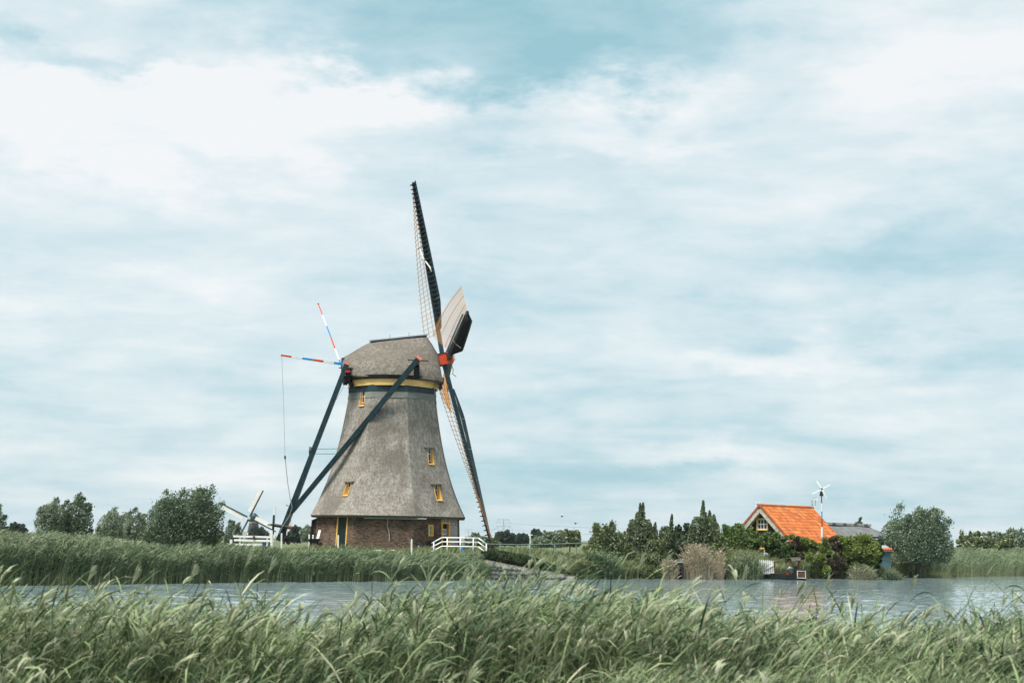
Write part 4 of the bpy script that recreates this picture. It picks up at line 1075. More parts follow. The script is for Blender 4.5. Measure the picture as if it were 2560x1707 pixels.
# ------------------------------------------------------------------ trees
def tree(name, label, cat, px, hw, yt, yb, Y, leaf, style='round', group=None, n=None, seed=0, ls=None, lean=0., clumps=None, trunk=True):
    r_ = np.random.default_rng(1000 + seed + int(px * 7))
    c = P(px, (yt + yb) / 2, Y); top = P(px, yt, Y).z; bot = P(px, yb, Y).z
    g0 = gz(c.x, Y); W = hw * .98 * Y / F_PX; bot = max(bot, g0 - .1)
    Ht = top - bot; D = min(W * .85, 4.5)
    root = thing(name, label, cat, (c.x, Y, g0), group)
    area = 2 * W * Ht
    ls = ls or float(np.clip(.045 + .012 * Y / 10, .14, 1.5)) * (Y / 112 if Y > 130 else 1)
    n = int((n or 0) * 1.9) or int(np.clip(area / (ls * ls) * 24, 1500, 24000))
    # clumps
    if style == 'upright_old':
        K = int((clumps or 9) * 1.5)
        cx = (np.linspace(-1, 1, K) + r_.normal(0, .12, K)) * W * .92; r_.shuffle(cx); cy = r_.uniform(-.7, .7, K) * D
        hh = Ht * (1 - .46 * np.abs(cx / W) ** 1.5) * r_.uniform(.74, 1.05, K); hh[np.argmin(np.abs(cx))] = Ht * 1.02
        pick = r_.integers(0, K, n); t = r_.uniform(.02, 1, n) ** .9
        w_ = (W * .33) * r_.uniform(.65, 1.25, K)[pick] * np.clip(1.02 - t, 0, .9) ** 1.05 * r_.uniform(.5, 1.25, n)
        a = r_.uniform(0, 6.28, n); q = np.abs(r_.normal(0, .6, n))
        pos = np.stack([cx[pick] * (.62 + .42 * t) + np.cos(a) * q * w_, cy[pick] * (.6 + .4 * t) + np.sin(a) * q * w_, hh[pick] * t], -1)
        ax = np.stack([r_.normal(.15, .5, n), r_.normal(0, .5, n), r_.uniform(.2, 1.1, n)], -1)
        ends = np.stack([cx * 1.05, cy, hh * .85], -1)
    else:
        K = int((clumps or np.clip(area * 2.4, 20, 48)) * 1.4)
        if style == 'hedge':
            cc = r_.uniform(-1, 1, (K, 3)); cc[:, 2] = r_.uniform(.05, .90, K)
            cen = cc * [W * 1.0, D * .9, Ht]; cr_ = r_.uniform(.15, .24, K) * max(min(W, Ht), 1.0)
        else:
            ze = r_.uniform(0, 1, K); ze[: K // 3] *= .4; pr_ = np.sqrt(np.clip(1 - ((ze - .34) / .74) ** 2, .05, 1)); ang = r_.uniform(0, 6.28, K); q_ = r_.uniform(.1, 1, K) ** .5
            cen = np.stack([np.cos(ang) * q_ * pr_ * W * .84, np.sin(ang) * q_ * pr_ * D * .8, Ht * (.08 + .80 * ze)], -1)
            cen[:, 2] += .05 * Ht * r_.normal(0, 1, K)
            cr_ = r_.uniform(.15, .27, K) * min(W, Ht * .65)
        cen[:, 2] = np.minimum(cen[:, 2], Ht * 1.0 - cr_ * .85)
        pick = r_.integers(0, K, n); uu = unit(r_.normal(0, 1, (n, 3)))
        if style == 'hedge':
            q = np.where(r_.random(n) < .7, r_.uniform(0, 1, n) ** .4, np.minimum(np.abs(r_.normal(0, .62, n)), 1.35))
            pos = cen[pick] + uu * (q * cr_[pick])[:, None] * [1.15, 1, .95]
            sdir = None
        else:                      # every clump is a spray of twigs growing out of the crown (and with the wind)
            outw = cen - [0, 0, Ht * .25]; outw = unit(outw + r_.normal(0, .25 * W, (K, 3)))
            if style == 'upright':
                K0 = K; cx = r_.uniform(-1, 1, K) * W * .86; cy = r_.uniform(-.8, .8, K) * D
                cap_ = Ht * (1.03 - .50 * np.abs(cx / W) ** 1.4) * r_.uniform(.72, 1., K); cap_[np.argmin(np.abs(cx))] = Ht
                lo_ = np.where(r_.random(K) < .66, r_.uniform(.42, .62, K), r_.uniform(.0, .3, K))
            sdir = unit(outw * [.8, .8, .7] + [0, 0, .45] + (np.array([.85, 0, .25]) if style == 'wind' else 0))
            sl = cr_ * r_.uniform(1.3, 2.3, K); cen = cen - sdir * (sl * .45)[:, None]
            over = np.maximum((cen + sdir * sl[:, None])[:, 2] - Ht * r_.uniform(.93, 1.03, K), 0); cen[:, 2] -= over
            if style == 'upright':
                cen = np.stack([cx, cy, cap_ * lo_], -1); sl = cap_ * (1 - lo_) * np.where(lo_ > .4, 1., r_.uniform(.5, .8, K)); cr_ = W * r_.uniform(.17, .30, K)
                sdir = unit(np.stack([cx * .10 / W + .04, cy * .1 / D, np.ones(K)], -1))
            tt_ = r_.uniform(0, 1, n) ** .8; wob = r_.normal(0, 1, (n, 3))
            pos = cen[pick] + sdir[pick] * (tt_ * sl[pick])[:, None] + wob * (cr_[pick] * .52 * ((1.03 - tt_) ** (.8 if style == 'upright' else .5)) * np.minimum(.35 + tt_ * 2, 1))[:, None]
            k_ = r_.random(n) < (.22 if style == 'upright' else .42); kn = k_.sum(); ze2 = r_.uniform(0, .86, kn); pr2 = np.sqrt(np.clip(1 - ((ze2 - .34) / .66) ** 2, .03, 1)); a2 = r_.uniform(0, 6.28, kn); q2 = r_.uniform(.1, .92, kn) ** .5
            pos[k_] = np.stack([np.cos(a2) * q2 * pr2 * W * .9, np.sin(a2) * q2 * pr2 * D * .9, Ht * (.02 + .85 * ze2)], -1)
        pos[:, 2] = np.abs(pos[:, 2])
        ax = uu * .7 + r_.normal(0, .5, (n, 3)) + [0, 0, .25]
        if sdir is not None: ax = sdir[pick] + r_.normal(0, .42 if style == 'wind' else .6, (n, 3))
        ends = cen
    pos[:, 0] += lean * pos[:, 2]
    base = np.array([c.x, Y, bot]); pos = pos + base
    ax = unit(ax); sd = unit(np.cross(ax, r_.normal(0, 1, (n, 3))))
    L = ls * r_.uniform(.6, 1.3, n); Wd = L * (.24 if style == 'wind' else .40)
    nrm = np.cross(ax, sd)      # one folded rhombus per leaf
    v = np.stack([pos - ax * (L / 2)[:, None], pos + (sd + nrm * .22) * Wd[:, None], pos + ax * (L / 2)[:, None], pos - (sd - nrm * .22) * Wd[:, None]], 1).reshape(-1, 3)
    qd = np.arange(len(v)).reshape(-1, 4)
    np_mesh('crown', v, qd, leaf, parent=root)
    if trunk and style != 'hedge' and Y < 200:
        tb = MB(); tr = max(.05, W * .05); mid = Vector((c.x, Y, bot + Ht * .35))
        tb.tube([(c.x, Y, g0 - .1), (c.x + .05 * W, Y, bot + Ht * .18), mid], [tr, tr * .8, tr * .6], 7)
        tk = tb.build('trunk', 'bark', root)
        lb = MB()
        for e in ends[:: max(1, len(ends) // 8)]:
            e = Vector(e) + Vector(base); e.x += lean * (e.z - bot); h_ = mid.lerp(e, .5) + Vector((0, 0, .1 * Ht))
            lb.tube([Vector((c.x, Y, bot + Ht * .15)), h_ if True else Vector((e.x * .7 + c.x * .3, e.y, bot + Ht * .4)), e], [tr * .45, tr * .3, tr * .12], 5, cap=False)
        lb.build('limb', 'bark', root)
    return root

TL = 'willows and shrubs on the left bank'
tree('willow_tree', 'willow cut off by the left edge of the view', 'tree', -28, 52, 1252, 1345, 118, 'willow_leaf', 'wind', TL, seed=1)
tree('willow_tree', 'pale windswept willow with two crests, second from the left edge', 'tree', 130, 48, 1236, 1342, 121, 'pale_willow_leaf', 'wind', TL, seed=2)
tree('willow_tree', 'willow with a feathery tip leaning on the pale two-crested one', 'tree', 195, 46, 1228, 1342, 122, 'willow_leaf', 'wind', TL, seed=3)
tree('shrub', 'olive round shrub in the dip between the two willow groups', 'shrub', 283, 48, 1268, 1346, 117, 'pale_willow_leaf', 'wind', TL, seed=4)
tree('shrub', 'pale thin shrub touching the left side of the big dark willow', 'shrub', 338, 34, 1266, 1352, 114, 'pale_willow_leaf', 'wind', TL, seed=5)
tree('willow_tree', 'big dark bushy willow left of the white field gate', 'tree', 455, 119, 1207, 1376, 108, 'willow_leaf', 'wind', TL, seed=16, n=17000, clumps=60, lean=.06)
tree('shrub', 'low pale shrub between the big willow and the white gate', 'shrub', 584, 28, 1292, 1368, 111, 'pale_willow_leaf', 'wind', TL, seed=7)
TF = 'far trees on the horizon'
for i, (px, hw, yt, yb, Y, mt, lb) in enumerate(((42, 24, 1308, 1336, 260, 'far_leaf', 'small round far tree near the left edge'), (742, 24, 1318, 1352, 330, 'far_leaf', 'far round tree just right of the mill tail'),
        (772, 22, 1314, 1352, 300, 'pale_willow_leaf', 'pale far bush close to the brick wing wall'), (645, 22, 1325, 1345, 500, 'far_leaf', 'far low trees behind the white gate'),
        (1258, 20, 1330, 1357, 420, 'far_leaf', 'dark round far tree below the power pylon'), (1282, 12, 1340, 1357, 420, 'far_leaf', 'tiny far bush right of the dark round tree'),
        (1343, 17, 1326, 1356, 360, 'far_leaf', 'far tree with a pointed top behind the green handrail'), (1306, 14, 1338, 1357, 380, 'far_leaf', 'small far tree left of the thin white post'),
        (1190, 34, 1334, 1362, 190, 'pale_willow_leaf', 'pale brush behind the tip of the lower sail'), (1230, 22, 1345, 1364, 180, 'olive_leaf', 'low olive brush right of the lower sail tip'))):
    tree('far_tree' if Y > 250 else 'shrub', lb, 'tree' if Y > 250 else 'shrub', px, hw, yt, yb, Y, mt, 'round', TF, seed=20 + i, n=900)
TM = 'shrubs right of the mill'
tree('shrub', 'grey brown twiggy shrub behind the handrail', 'shrub', 1385, 34, 1318, 1368, 150, 'pale_willow_leaf', 'round', TM, seed=40)
tree('shrub', 'dark olive rounded shrub behind the twiggy one', 'shrub', 1424, 34, 1315, 1366, 155, 'olive_leaf', 'round', TM, seed=41)
tree('shrub', 'low pale bush left of the twiggy grey shrub', 'shrub', 1350, 30, 1338, 1368, 140, 'pale_willow_leaf', 'round', TM, seed=42)
tree('shrub', 'big olive shrub at the water, first right of the stone wall', 'shrub', 1520, 64, 1299, 1446, 109, 'olive_leaf', 'round', TM, seed=43, n=11000, clumps=36)
tree('shrub', 'low silvery shrub at the water below the upright trees', 'shrub', 1618, 46, 1372, 1448, 108.5, 'olive_leaf', 'round', TM, seed=44)
tree('upright_tree', 'tallest upright tree of many narrow spires beside the olive shrub', 'tree', 1600, 46, 1258, 1432, 112, 'poplar_leaf', 'upright', TM, seed=45, n=10000, clumps=12)
tree('upright_tree', 'slim twin-spired upright tree right of the tallest one', 'tree', 1668, 26, 1278, 1438, 111, 'poplar_leaf', 'upright', TM, seed=46, n=6500, clumps=6)
tree('shrub', 'leafy green shrub filling in between the tallest and the twin-spired upright trees', 'shrub', 1642, 34, 1322, 1442, 110, 'olive_leaf', 'round', TM, seed=72)
tree('shrub', 'mid green shrub just left of the tall tan dry reeds', 'shrub', 1700, 30, 1334, 1440, 111.5, 'poplar_leaf', 'round', TM, seed=73)
tree('shrub', 'mid green shrub between the tall dry reeds and the ivy dome', 'shrub', 1796, 28, 1330, 1440, 112.5, 'ivy_leaf', 'round', TM, seed=74)
tree('shrub', 'dark rounded shrub between the two groups of upright trees', 'shrub', 1710, 34, 1302, 1400, 118, 'dark_leaf', 'round', TM, seed=47)
tree('upright_tree', 'upright tree of narrow spires nearest the ivy hedge', 'tree', 1758, 44, 1252, 1412, 115, 'poplar_leaf', 'upright', TM, seed=48, n=9500, clumps=12)
TH = 'hedge round the house'
tree('hedge', 'dark green ivy hedge in a tall dome left of the gable window', 'hedge', 1838, 66, 1306, 1432, 117.5, 'ivy_leaf', 'round', TH, seed=50, n=13000, clumps=46)
tree('hedge', 'ivy arch hanging over the lower window of the house', 'hedge', 1908, 40, 1329, 1369, 117.5, 'ivy_leaf', 'hedge', TH, seed=57, n=6000, clumps=30)
tree('hedge', 'green hedge shoulder sloping down right of the lower window', 'hedge', 1951, 31, 1330, 1440, 117, 'ivy_leaf', 'hedge', TH, seed=51, n=7000, clumps=40)
tree('hedge', 'brown leaved hedge part below the left end of the orange roof', 'hedge', 1990, 20, 1334, 1440, 117, 'brown_leaf', 'hedge', TH, seed=52, n=5500, clumps=30)
tree('hedge', 'light green hedge part below the middle of the orange roof', 'hedge', 2037, 37, 1335, 1442, 117, 'lime_leaf', 'hedge', TH, seed=53, n=6500, clumps=34)
tree('hedge', 'reddish brown hedge part at the foot of the wind turbine pole', 'hedge', 2085, 20, 1335, 1442, 117, 'brown_leaf', 'hedge', TH, seed=54, n=5500, clumps=30)
tree('hedge', 'yellow green long hedge part below the grey thatched roof', 'hedge', 2145, 50, 1334, 1436, 117.5, 'lime_leaf', 'hedge', TH, seed=55, n=10000, clumps=52)
tree('hedge', 'dark end of the hedge beside the right willow', 'hedge', 2192, 16, 1344, 1425, 118, 'dark_leaf', 'hedge', TH, seed=56, n=3000, clumps=20)
TR = 'trees at the right edge'
tree('willow_tree', 'large windswept grey green willow right of the thatched roof', 'tree', 2288, 110, 1262, 1408, 126, 'willow_leaf', 'wind', TR, seed=60, n=15000, clumps=42)
tree('shrub', 'rounded far shrub just right of the large right willow', 'shrub', 2425, 40, 1324, 1384, 165, 'olive_leaf', 'round', TR, seed=61)
tree('shrub', 'rounded far shrub in the middle of the right edge thicket', 'shrub', 2485, 40, 1328, 1386, 165, 'pale_willow_leaf', 'round', TR, seed=62)
tree('shrub', 'low bush filling the gap right of the big willow at the right', 'shrub', 2455, 34, 1338, 1388, 158, 'olive_leaf', 'round', TR, seed=65)
tree('shrub', 'low bush left of the tallest right edge shrub', 'shrub', 2515, 34, 1332, 1388, 158, 'olive_leaf', 'round', TR, seed=66)
tree('shrub', 'tallest thicket shrub cut off by the right edge', 'shrub', 2555, 62, 1312, 1388, 160, 'willow_leaf', 'wind', TR, seed=63)
tree('far_tree', 'small windswept treetop behind the ridge of the thatched roof', 'tree', 2147, 15, 1292, 1350, 150, 'willow_leaf', 'wind', TR, seed=64, n=1200)

# ivy on the stone wall
def ivy():
    n = 9000; f = rng.uniform(0, 1, n); a, b = wa, wb_
    base = np.array([[a.x, a.y, 0]]) + f[:, None] * np.array([[wd_.x, wd_.y, 0]])
    lo = np.array([topz(x) for x in f]) + .02
    hi = np.interp(f, [0, .12, .5, .9, 1], [.55, .92, .95, .55, .2])
    t = rng.uniform(0, 1, n); bulge = np.sin(t * math.pi) * .35 + .25 * lumpy(f * 14, t * 5, .7)
    pos = base + np.array(wn_)[None] * (-.75 + bulge)[:, None] + np.stack([np.zeros(n)] * 2 + [lo + t * hi], -1)
    ax = unit(rng.normal(0, .6, (n, 3)) + [0, -.2, -.5]); sd = unit(np.cross(ax, rng.normal(0, .6, (n, 3)) + [0, -1, .6]))
    L = rng.uniform(.10, .22, n); p = np.stack([pos - ax * (L / 2)[:, None], pos, pos + ax * (L / 2)[:, None]], 1)
    v, q = strips(p, 3, sd[:, None] * (L * .45)[:, None, None] * np.array([.4, 1, .1])[None, :, None])
    r_ = thing('ivy', 'dark ivy hanging along the top of the sloping stone wall', 'ivy', (wa + wb_) / 2)
    np_mesh('foliage', v, q, 'dark_leaf', parent=r_)
    lb = MB()
    for k in range(9):
        s_ = wa + wd_ * (k / 9 + .05); z_ = topz(k / 9 + .05)
        lb.tube([Vector((s_.x, s_.y, z_)) - wn_ * .8, Vector((s_.x + .4, s_.y, z_ + .4)) - wn_ * .7, Vector((s_.x + .9, s_.y, z_ + .3)) - wn_ * .6], [.03, .02, .01], 5)
    lb.build('stem', 'bark', r_)
ivy()
def ivy_mound(px, hw, yt, yb, Y, label, mat='dark_leaf', seed=0, n=1800):
    tree('shrub', label, 'shrub', px, hw, yt, yb, Y, mat, 'round', TM, seed=seed, n=n)
ivy_mound(1228, 14, 1360, 1402, 101.2, 'brown twiggy ivy tangle at the right end of the footbridge', 'brown_leaf', 71, 1400)

# dry reed clumps
def clump(label, pxr, Y, h, n, mats, cat='reeds', nl=4, name='dry_reed_clump', bend=.12, leaf=.45):
    px = rng.uniform(*pxr, n); X = (px - CX) / F_PX * Y; Yv = Y + rng.uniform(-.8, .8, n)
    mid = (pxr[0] + pxr[1]) / 2; Hh = h * (1 - .45 * np.abs((px - mid) / (pxr[1] - pxr[0]) * 2) ** 2) * rng.uniform(.7, 1.12, n)
    gx = (mid - CX) / F_PX * Y
    v, q, mi = reed_arrays(X, Yv, ground_z(X, Yv) - .05, Hh, nl, leaf, .022, (.25, 0, 0), .7, .014, 3, .5, bend, .36)
    r_ = thing(name, label, cat, (gx, Y, gz(gx, Y)))
    np_mesh('stalks', v, q, mats, mi, parent=r_, smooth=True)
DM = ['dry_reed', 'dry_reed', 'dry_reed']
clump('tall tan dry reed clump in front of the last upright tree', (1708, 1780), 108.6, 2.5, 520, DM, nl=2, bend=.2)
clump('thin tan dry reed clump right of the tall one', (1790, 1808), 109, 2.6, 90, DM, nl=2)
clump('low tan dry grass clump left of the dark landing', (1658, 1694), 108, 1.35, 260, DM)
clump('dark sword-leaved tuft at the water before the olive shrub', (1470, 1545), 105.5, 1.7, 260, ['bank_reed_leaf'] * 3, 'plant', 7, 'sedge_tuft', .25, .8)
clump('grey green feathery reed clump left of the white picket gate', (1826, 1900), 110.8, 1.9, 420, BM, 'reeds', 6, 'reed_clump', .2)
clump('green grass clump at the foot of the teal shed', (2186, 2246), 117, 1.75, 700, BM, 'reeds', 6, 'reed_clump', .2)
clump('pale brown feathery reed clump left of the teal shed', (2128, 2180), 115.6, 1.9, 500, ['bank_reed_plume', 'dry_reed', 'bank_reed_plume'], 'reeds', 5, 'reed_clump', .2)

# ------------------------------------------------------------------ house with orange tiles
HY = 124.
HA = P(1900, 1263.5, HY); rdg = Vector((.707, .707, 0)); gb_ = Vector((.707, -.707, 0))
HL, HH, HD = 8.2, 3.25, 3.15          # ridge length, half width, roof drop
hz0 = gz(HA.x, HY)
house = thing('house', 'dark boarded house with orange pantile roof behind the hedge', 'house', (HA.x, HA.y, hz0))
apex = HA.copy()
def hp(a, b, dz): return Vector((apex.x, apex.y, apex.z)) + rdg * a + gb_ * b + Zv * dz
wallm = MB(); ww_ = HH - .55; ez = -HD * ww_ / HH - .1; gzr = hz0 - apex.z
for a0, a1 in ((.45, HL - .3),):
    v = [hp(a0, -ww_, gzr), hp(a0, ww_, gzr), hp(a0, ww_, ez), hp(a0, 0, -.15), hp(a0, -ww_, ez), hp(a1, -ww_, gzr), hp(a1, ww_, gzr), hp(a1, ww_, ez), hp(a1, 0, -.15), hp(a1, -ww_, ez)]
    wallm.add(v, [(0, 1, 2, 3, 4), (9, 8, 7, 6, 5), (1, 6, 7, 2), (0, 4, 9, 5), (2, 7, 8, 3), (3, 8, 9, 4)])
wallm.build('wall', 'dark_board', house)
slope_len = math.hypot(HH, HD); dn = {1: (gb_ * HH - Zv * HD).normalized(), -1: (-gb_ * HH - Zv * HD).normalized()}
for sgn in (1, -1):
    nrm = rdg.cross(dn[sgn]) * (-1); nrm = nrm if nrm.z > 0 else -nrm
    MB().hexa([hp(0, 0, 0) + nrm * -.06, hp(HL, 0, 0) + nrm * -.06, hp(HL, 0, 0) + dn[sgn] * slope_len - nrm * .06, hp(0, 0, 0) + dn[sgn] * slope_len - nrm * .06,
               hp(0, 0, 0) - nrm * .01, hp(HL, 0, 0) - nrm * .01, hp(HL, 0, 0) + dn[sgn] * slope_len - nrm * .01, hp(0, 0, 0) + dn[sgn] * slope_len - nrm * .01]).build('roof', 'roof_orange_dark', house)
roof_objs = [o for o in house.children]
roof = roof_objs[1]
NR, NC = 12, 25; tw = HL / NC; tl = slope_len / NR
nrm = rdg.cross(dn[1]); nrm = nrm if nrm.z > 0 else -nrm
def tile_mesh(mat):
    mb = MB(); K = 6; vs = []
    for v_ in (0, 1):
        for i in range(K):
            u = i / (K - 1); h = .055 * math.sin(u * 2 * math.pi) + (.05 if v_ == 1 else .012)
            vs.append((u, v_ * 1.10, h))
    vs += [(i / (K - 1), 1.10, .0 + .03 * math.sin(i / (K - 1) * 2 * math.pi)) for i in range(K)]
    mb.add(vs, [(i, i + 1, K + i + 1, K + i) for i in range(K - 1)] + [(K + i, K + i + 1, 2 * K + i + 1, 2 * K + i) for i in range(K - 1)])
    return mb.mesh('roof_tile', mat)
tms = [tile_mesh(mm_) for mm_ in ('roof_orange', 'roof_orange', 'roof_orange_light', 'roof_orange_dark')]
rr = random.Random(11)
for i in range(NR):
    for j in range(NC):
        o_ = hp(j * tw, 0, 0) + dn[1] * (i * tl) + nrm * (.012 + rr.uniform(0, .012))
        inst('roof_tile', tms[rr.choice((0, 0, 1, 1, 2, 3))], roof, frame(o_, rdg * (tw * 1.02), dn[1] * tl * rr.uniform(.985, 1.015), nrm))
rt = MB(); rt.tube([(0, 0, 0), (.46, 0, 0)], [.15, .13], 8); rtm = rt.mesh('ridge_tile', 'roof_orange')
for j in range(19):
    inst('ridge_tile', rtm, roof, frame(hp(j * HL / 19 - .02, 0, .03), rdg, gb_, Zv))
for sgn in (1, -1):    # orange verge tiles, then the broad pale verge below
    MB().bar(hp(-.04, 0, .03), hp(-.04, 0, .03) + dn[sgn] * slope_len, .16, .16, up=rdg).build('verge', 'roof_orange_dark', house)
    MB().bar(hp(-.02, sgn * .05, -.32), hp(-.02, sgn * .05, -.32) + dn[sgn] * (slope_len - .25), .10, .46, up=(0, 0, 1)).build('barge_board', 'verge_reed', house)
    MB().hexa([hp(0, sgn * .02, -.56), hp(.5, sgn * .02, -.56), hp(.5, sgn * .02, -.56) + dn[sgn] * slope_len, hp(0, sgn * .02, -.56) + dn[sgn] * slope_len,
               hp(0, sgn * .02, -.10), hp(.5, sgn * .02, -.10), hp(.5, sgn * .02, -.10) + dn[sgn] * slope_len, hp(0, sgn * .02, -.10) + dn[sgn] * slope_len]).build('soffit', 'verge_reed', house)
def house_window(cx_, cy_, w_, h_, nx, ny, lab=None):
    p = P(cx_, cy_, HY + .3)
    # onto the gable plane
    g_n = -rdg; d_ = (p - Vector((0, 0, CAMZ))); k = ((hp(.45, 0, 0) - Vector((0, 0, CAMZ))).dot(g_n)) / d_.dot(g_n); p = Vector((0, 0, CAMZ)) + d_ * k
    fr = MB(); ax = (gb_, -rdg, Zv)
    for q in (-1, 1): fr.box(p + gb_ * q * (w_ / 2) - rdg * .03, (.10, .12, h_ + .2), ax)
    for q in (-1, 1): fr.box(p + Zv * q * (h_ / 2 + .05) - rdg * .028, (w_ - .1, .14, .10), ax)
    wn = fr.build('window', 'yellow_paint', house)
    MB().box(p - rdg * .01, (w_ - .1, .02, h_), ax).build('pane', 'window_glass', wn)
    gbm = MB()
    for i in range(nx + 1): gbm.box(p + gb_ * ((i / nx - .5) * (w_ - .16)) - rdg * .035, (.05, .03, h_), ax)
    for i in range(ny + 1): gbm.box(p + Zv * ((i / ny - .5) * (h_ - .05)) - rdg * .036, (w_ - .12, .03, .05), ax)
    gbm.build('glazing_bar', 'white_paint', wn)
house_window(1906.5, 1310, 1.10, .86, 3, 2)
house_window(1911.5, 1383, .82, .80, 2, 2)
# weather instrument on the ridge end
wp = hp(HL - .1, 0, .1)
o = thing('weather_station', 'thin mast with a small white box at the far end of the orange ridge', 'weather station', wp)
MB().tube([wp, wp + Zv * .62], .025, 5).build('mast', 'iron', o)
MB().tube([wp + Zv * .15, wp + Vector((.30, 0, .15)), wp + Vector((.30, 0, .62))], .02, 5).build('arm', 'iron', o)
MB().box(wp + Vector((.34, 0, .68)), (.40, .25, .14)).build('sensor_box', 'white_paint', o); MB().box(wp + Vector((.2, 0, .78)), (.2, .05, .03)).build('vane', 'iron', o)
# small wind turbine
TY = 119.5
tp = P(2053.5, 1222, TY); tb = P(2055, 1345, TY); tb.z = gz(tb.x, TY)
o = thing('wind_turbine', 'small four-bladed white wind turbine on a striped pole before the house', 'wind turbine', tb)
segs = [(1240, 1257.5, 'red_paint'), (1257.5, 1278, 'white_paint'), (1278, 1296, 'blue_paint'), (1296, 1317, 'red_paint'), (1317, 1342, 'white_paint'), (1342, 1440, 'metal_grey')]
for i, (ya, yb, mt) in enumerate(segs):
    a, b = P(2053.8 + .3 * i, ya, TY), P(2054.1 + .3 * i, yb, TY)
    if i == 5: b.z = gz(b.x, TY) - .1
    MB().tube([b, a], .05 if i < 4 else .085, 8).build('mast', mt, o)
MB().lathe(P(2053.5, 1236, TY), [(.17, -.12), (.14, .1), (.08, .28), (.05, .3)], 10).build('housing', 'green_door', o)
MB().tube([tp + Vector((0, -.12, 0)), tp + Vector((0, .35, 0))], .12, 8).build('hub', 'motor_grey', o)
for bx, by in ((2041, 1201), (2075.5, 1211), (2030, 1235), (2066, 1245)):
    e = P(bx, by, TY - .15); d_ = (e - tp).normalized(); 
    MB().bar(tp + Vector((0, -.14, 0)) + d_ * .08, e, .05, .15, up=d_.cross(Vector((0, 1, 0))), w1=.03, h1=.11).build('blade', 'white_paint', o)
tp2 = P(1894, 1259.5, 138); b0 = Vector((tp2.x, tp2.y, gz(tp2.x, 138)))
o = thing('wind_turbine', 'pale small turbine half hidden behind the orange roof apex', 'wind turbine', b0)
MB().tube([b0, tp2], .06, 6).build('mast', 'metal_grey', o); MB().tube([tp2 - Vector((0, .1, 0)), tp2 + Vector((0, .3, 0))], .09, 8).build('hub', 'metal_grey', o)
for bx, by in ((1901, 1252), (1887, 1268), (1889, 1254.5), (1899, 1265)):
    e = P(bx, by, 138); d_ = (e - tp2).normalized(); MB().bar(tp2, e, .04, .13, up=d_.cross(Vector((0, 1, 0))), h1=.06).build('blade', 'white_paint', o)

# thatched barn behind
def barn():
    Y = 134.; a, b = P(2048, 1308.5, Y), P(2172, 1314, Y + 3); hw = 2.6; drop = P(2172, 1314, Y + 3).z - P(2205, 1352, Y + 2).z
    o = thing('barn', 'low barn with grey thatched roof right of the orange house', 'barn', ((a.x + b.x) / 2, Y + 1.5, gz((a.x + b.x) / 2, Y + 1.5)))
    ax = (Vector((b.x - a.x, b.y - a.y, 0))).normalized(); sd = ax.cross(Zv)
    if sd.y > 0: sd = -sd
    mb = MB(); rows = []
    for f, hip in ((0, 0), (.25, 0), (.5, 0), (.75, 0), (1, 0), (1.12, .45), (1.22, 1.)):
        r = a.lerp(b, min(f, 1)); ex = max(f - 1, 0) * (b - a).length * .55
        row = []
        for j in range(-5, 6):
            t = abs(j) / 5; tz = max(t, hip)
            row.append(Vector((r.x, r.y, r.z)) + ax * ex + sd * (math.copysign(hw * t, j) if j else 0) - Zv * (drop * (tz ** 1.15)) + Zv * .05 * math.sin(f * 17 + j))
        rows.append(row)
    vs = [p for r in rows for p in r]; mb.add(vs, [(i * 11 + j, i * 11 + j + 1, (i + 1) * 11 + j + 1, (i + 1) * 11 + j) for i in range(len(rows) - 1) for j in range(10)])
    mb.add(rows[0], [tuple(range(11))])
    rf = mb.build('roof', 'far_roof', o, smooth=True)
    for i in range(14):
        p = a.lerp(b, i / 14); q = a.lerp(b, (i + .94) / 14)
        MB().bar(p + Zv * .04, q + Zv * .04, .75, .22).build('ridge_cap', 'verge_reed' if i % 3 else 'far_roof', rf)
    w0 = Vector((a.x, a.y, 0)); g_ = gz(a.x, Y)
    L = (b - a).length
    MB().hexa([w0 + ax * s_ + sd * q * (hw - .4) + Zv * z for z in (g_ - .1, a.z - drop + .3) for s_, q in ((.1, 1), (L - .3, 1), (L - .3, -1), (.1, -1))]).build('wall', 'dark_board', o)
barn()
# small shed with tiled edge
def shed():
    Y = 121.; a, b = P(2200, 1378, Y), P(2230, 1378, Y); g_ = gz(a.x, Y)
    o = thing('shed', 'little teal shed with an orange tiled roof edge under the right willow', 'shed', ((a.x + b.x) / 2, Y + .8, g_))
    MB().hexa([Vector((x, y, z)) for z in (g_ - .1, a.z) for x, y in ((a.x + .1, Y), (b.x - .1, Y), (b.x - .1, Y + 1.8), (a.x + .1, Y + 1.8))]).build('wall', 'shed_teal', o)
    rf = MB().hexa([Vector((x, y, z)) for dz in (0, .07) for x, y, z in ((a.x - .1, Y - .2, a.z + .0 + dz), (b.x + .1, Y - .2, a.z + .0 + dz), (b.x, Y + 1.9, a.z + .45 + dz), (a.x, Y + 1.9, a.z + .45 + dz))]).build('roof', 'metal_grey', o)
    for i in range(6):
        x = a.x - .05 + i * (b.x - a.x + .1) / 6
        MB().tube([(x + .09, Y - .25, a.z + .13), (x + .09, Y + .3, a.z + .26)], .085, 7).build('roof_tile', 'roof_orange', rf)
    MB().box(((a.x + b.x) / 2 - .35, Y - .03, g_ + .55), (.12, .06, 1.2)).build('corner_post', 'boat_brown', o)
shed()
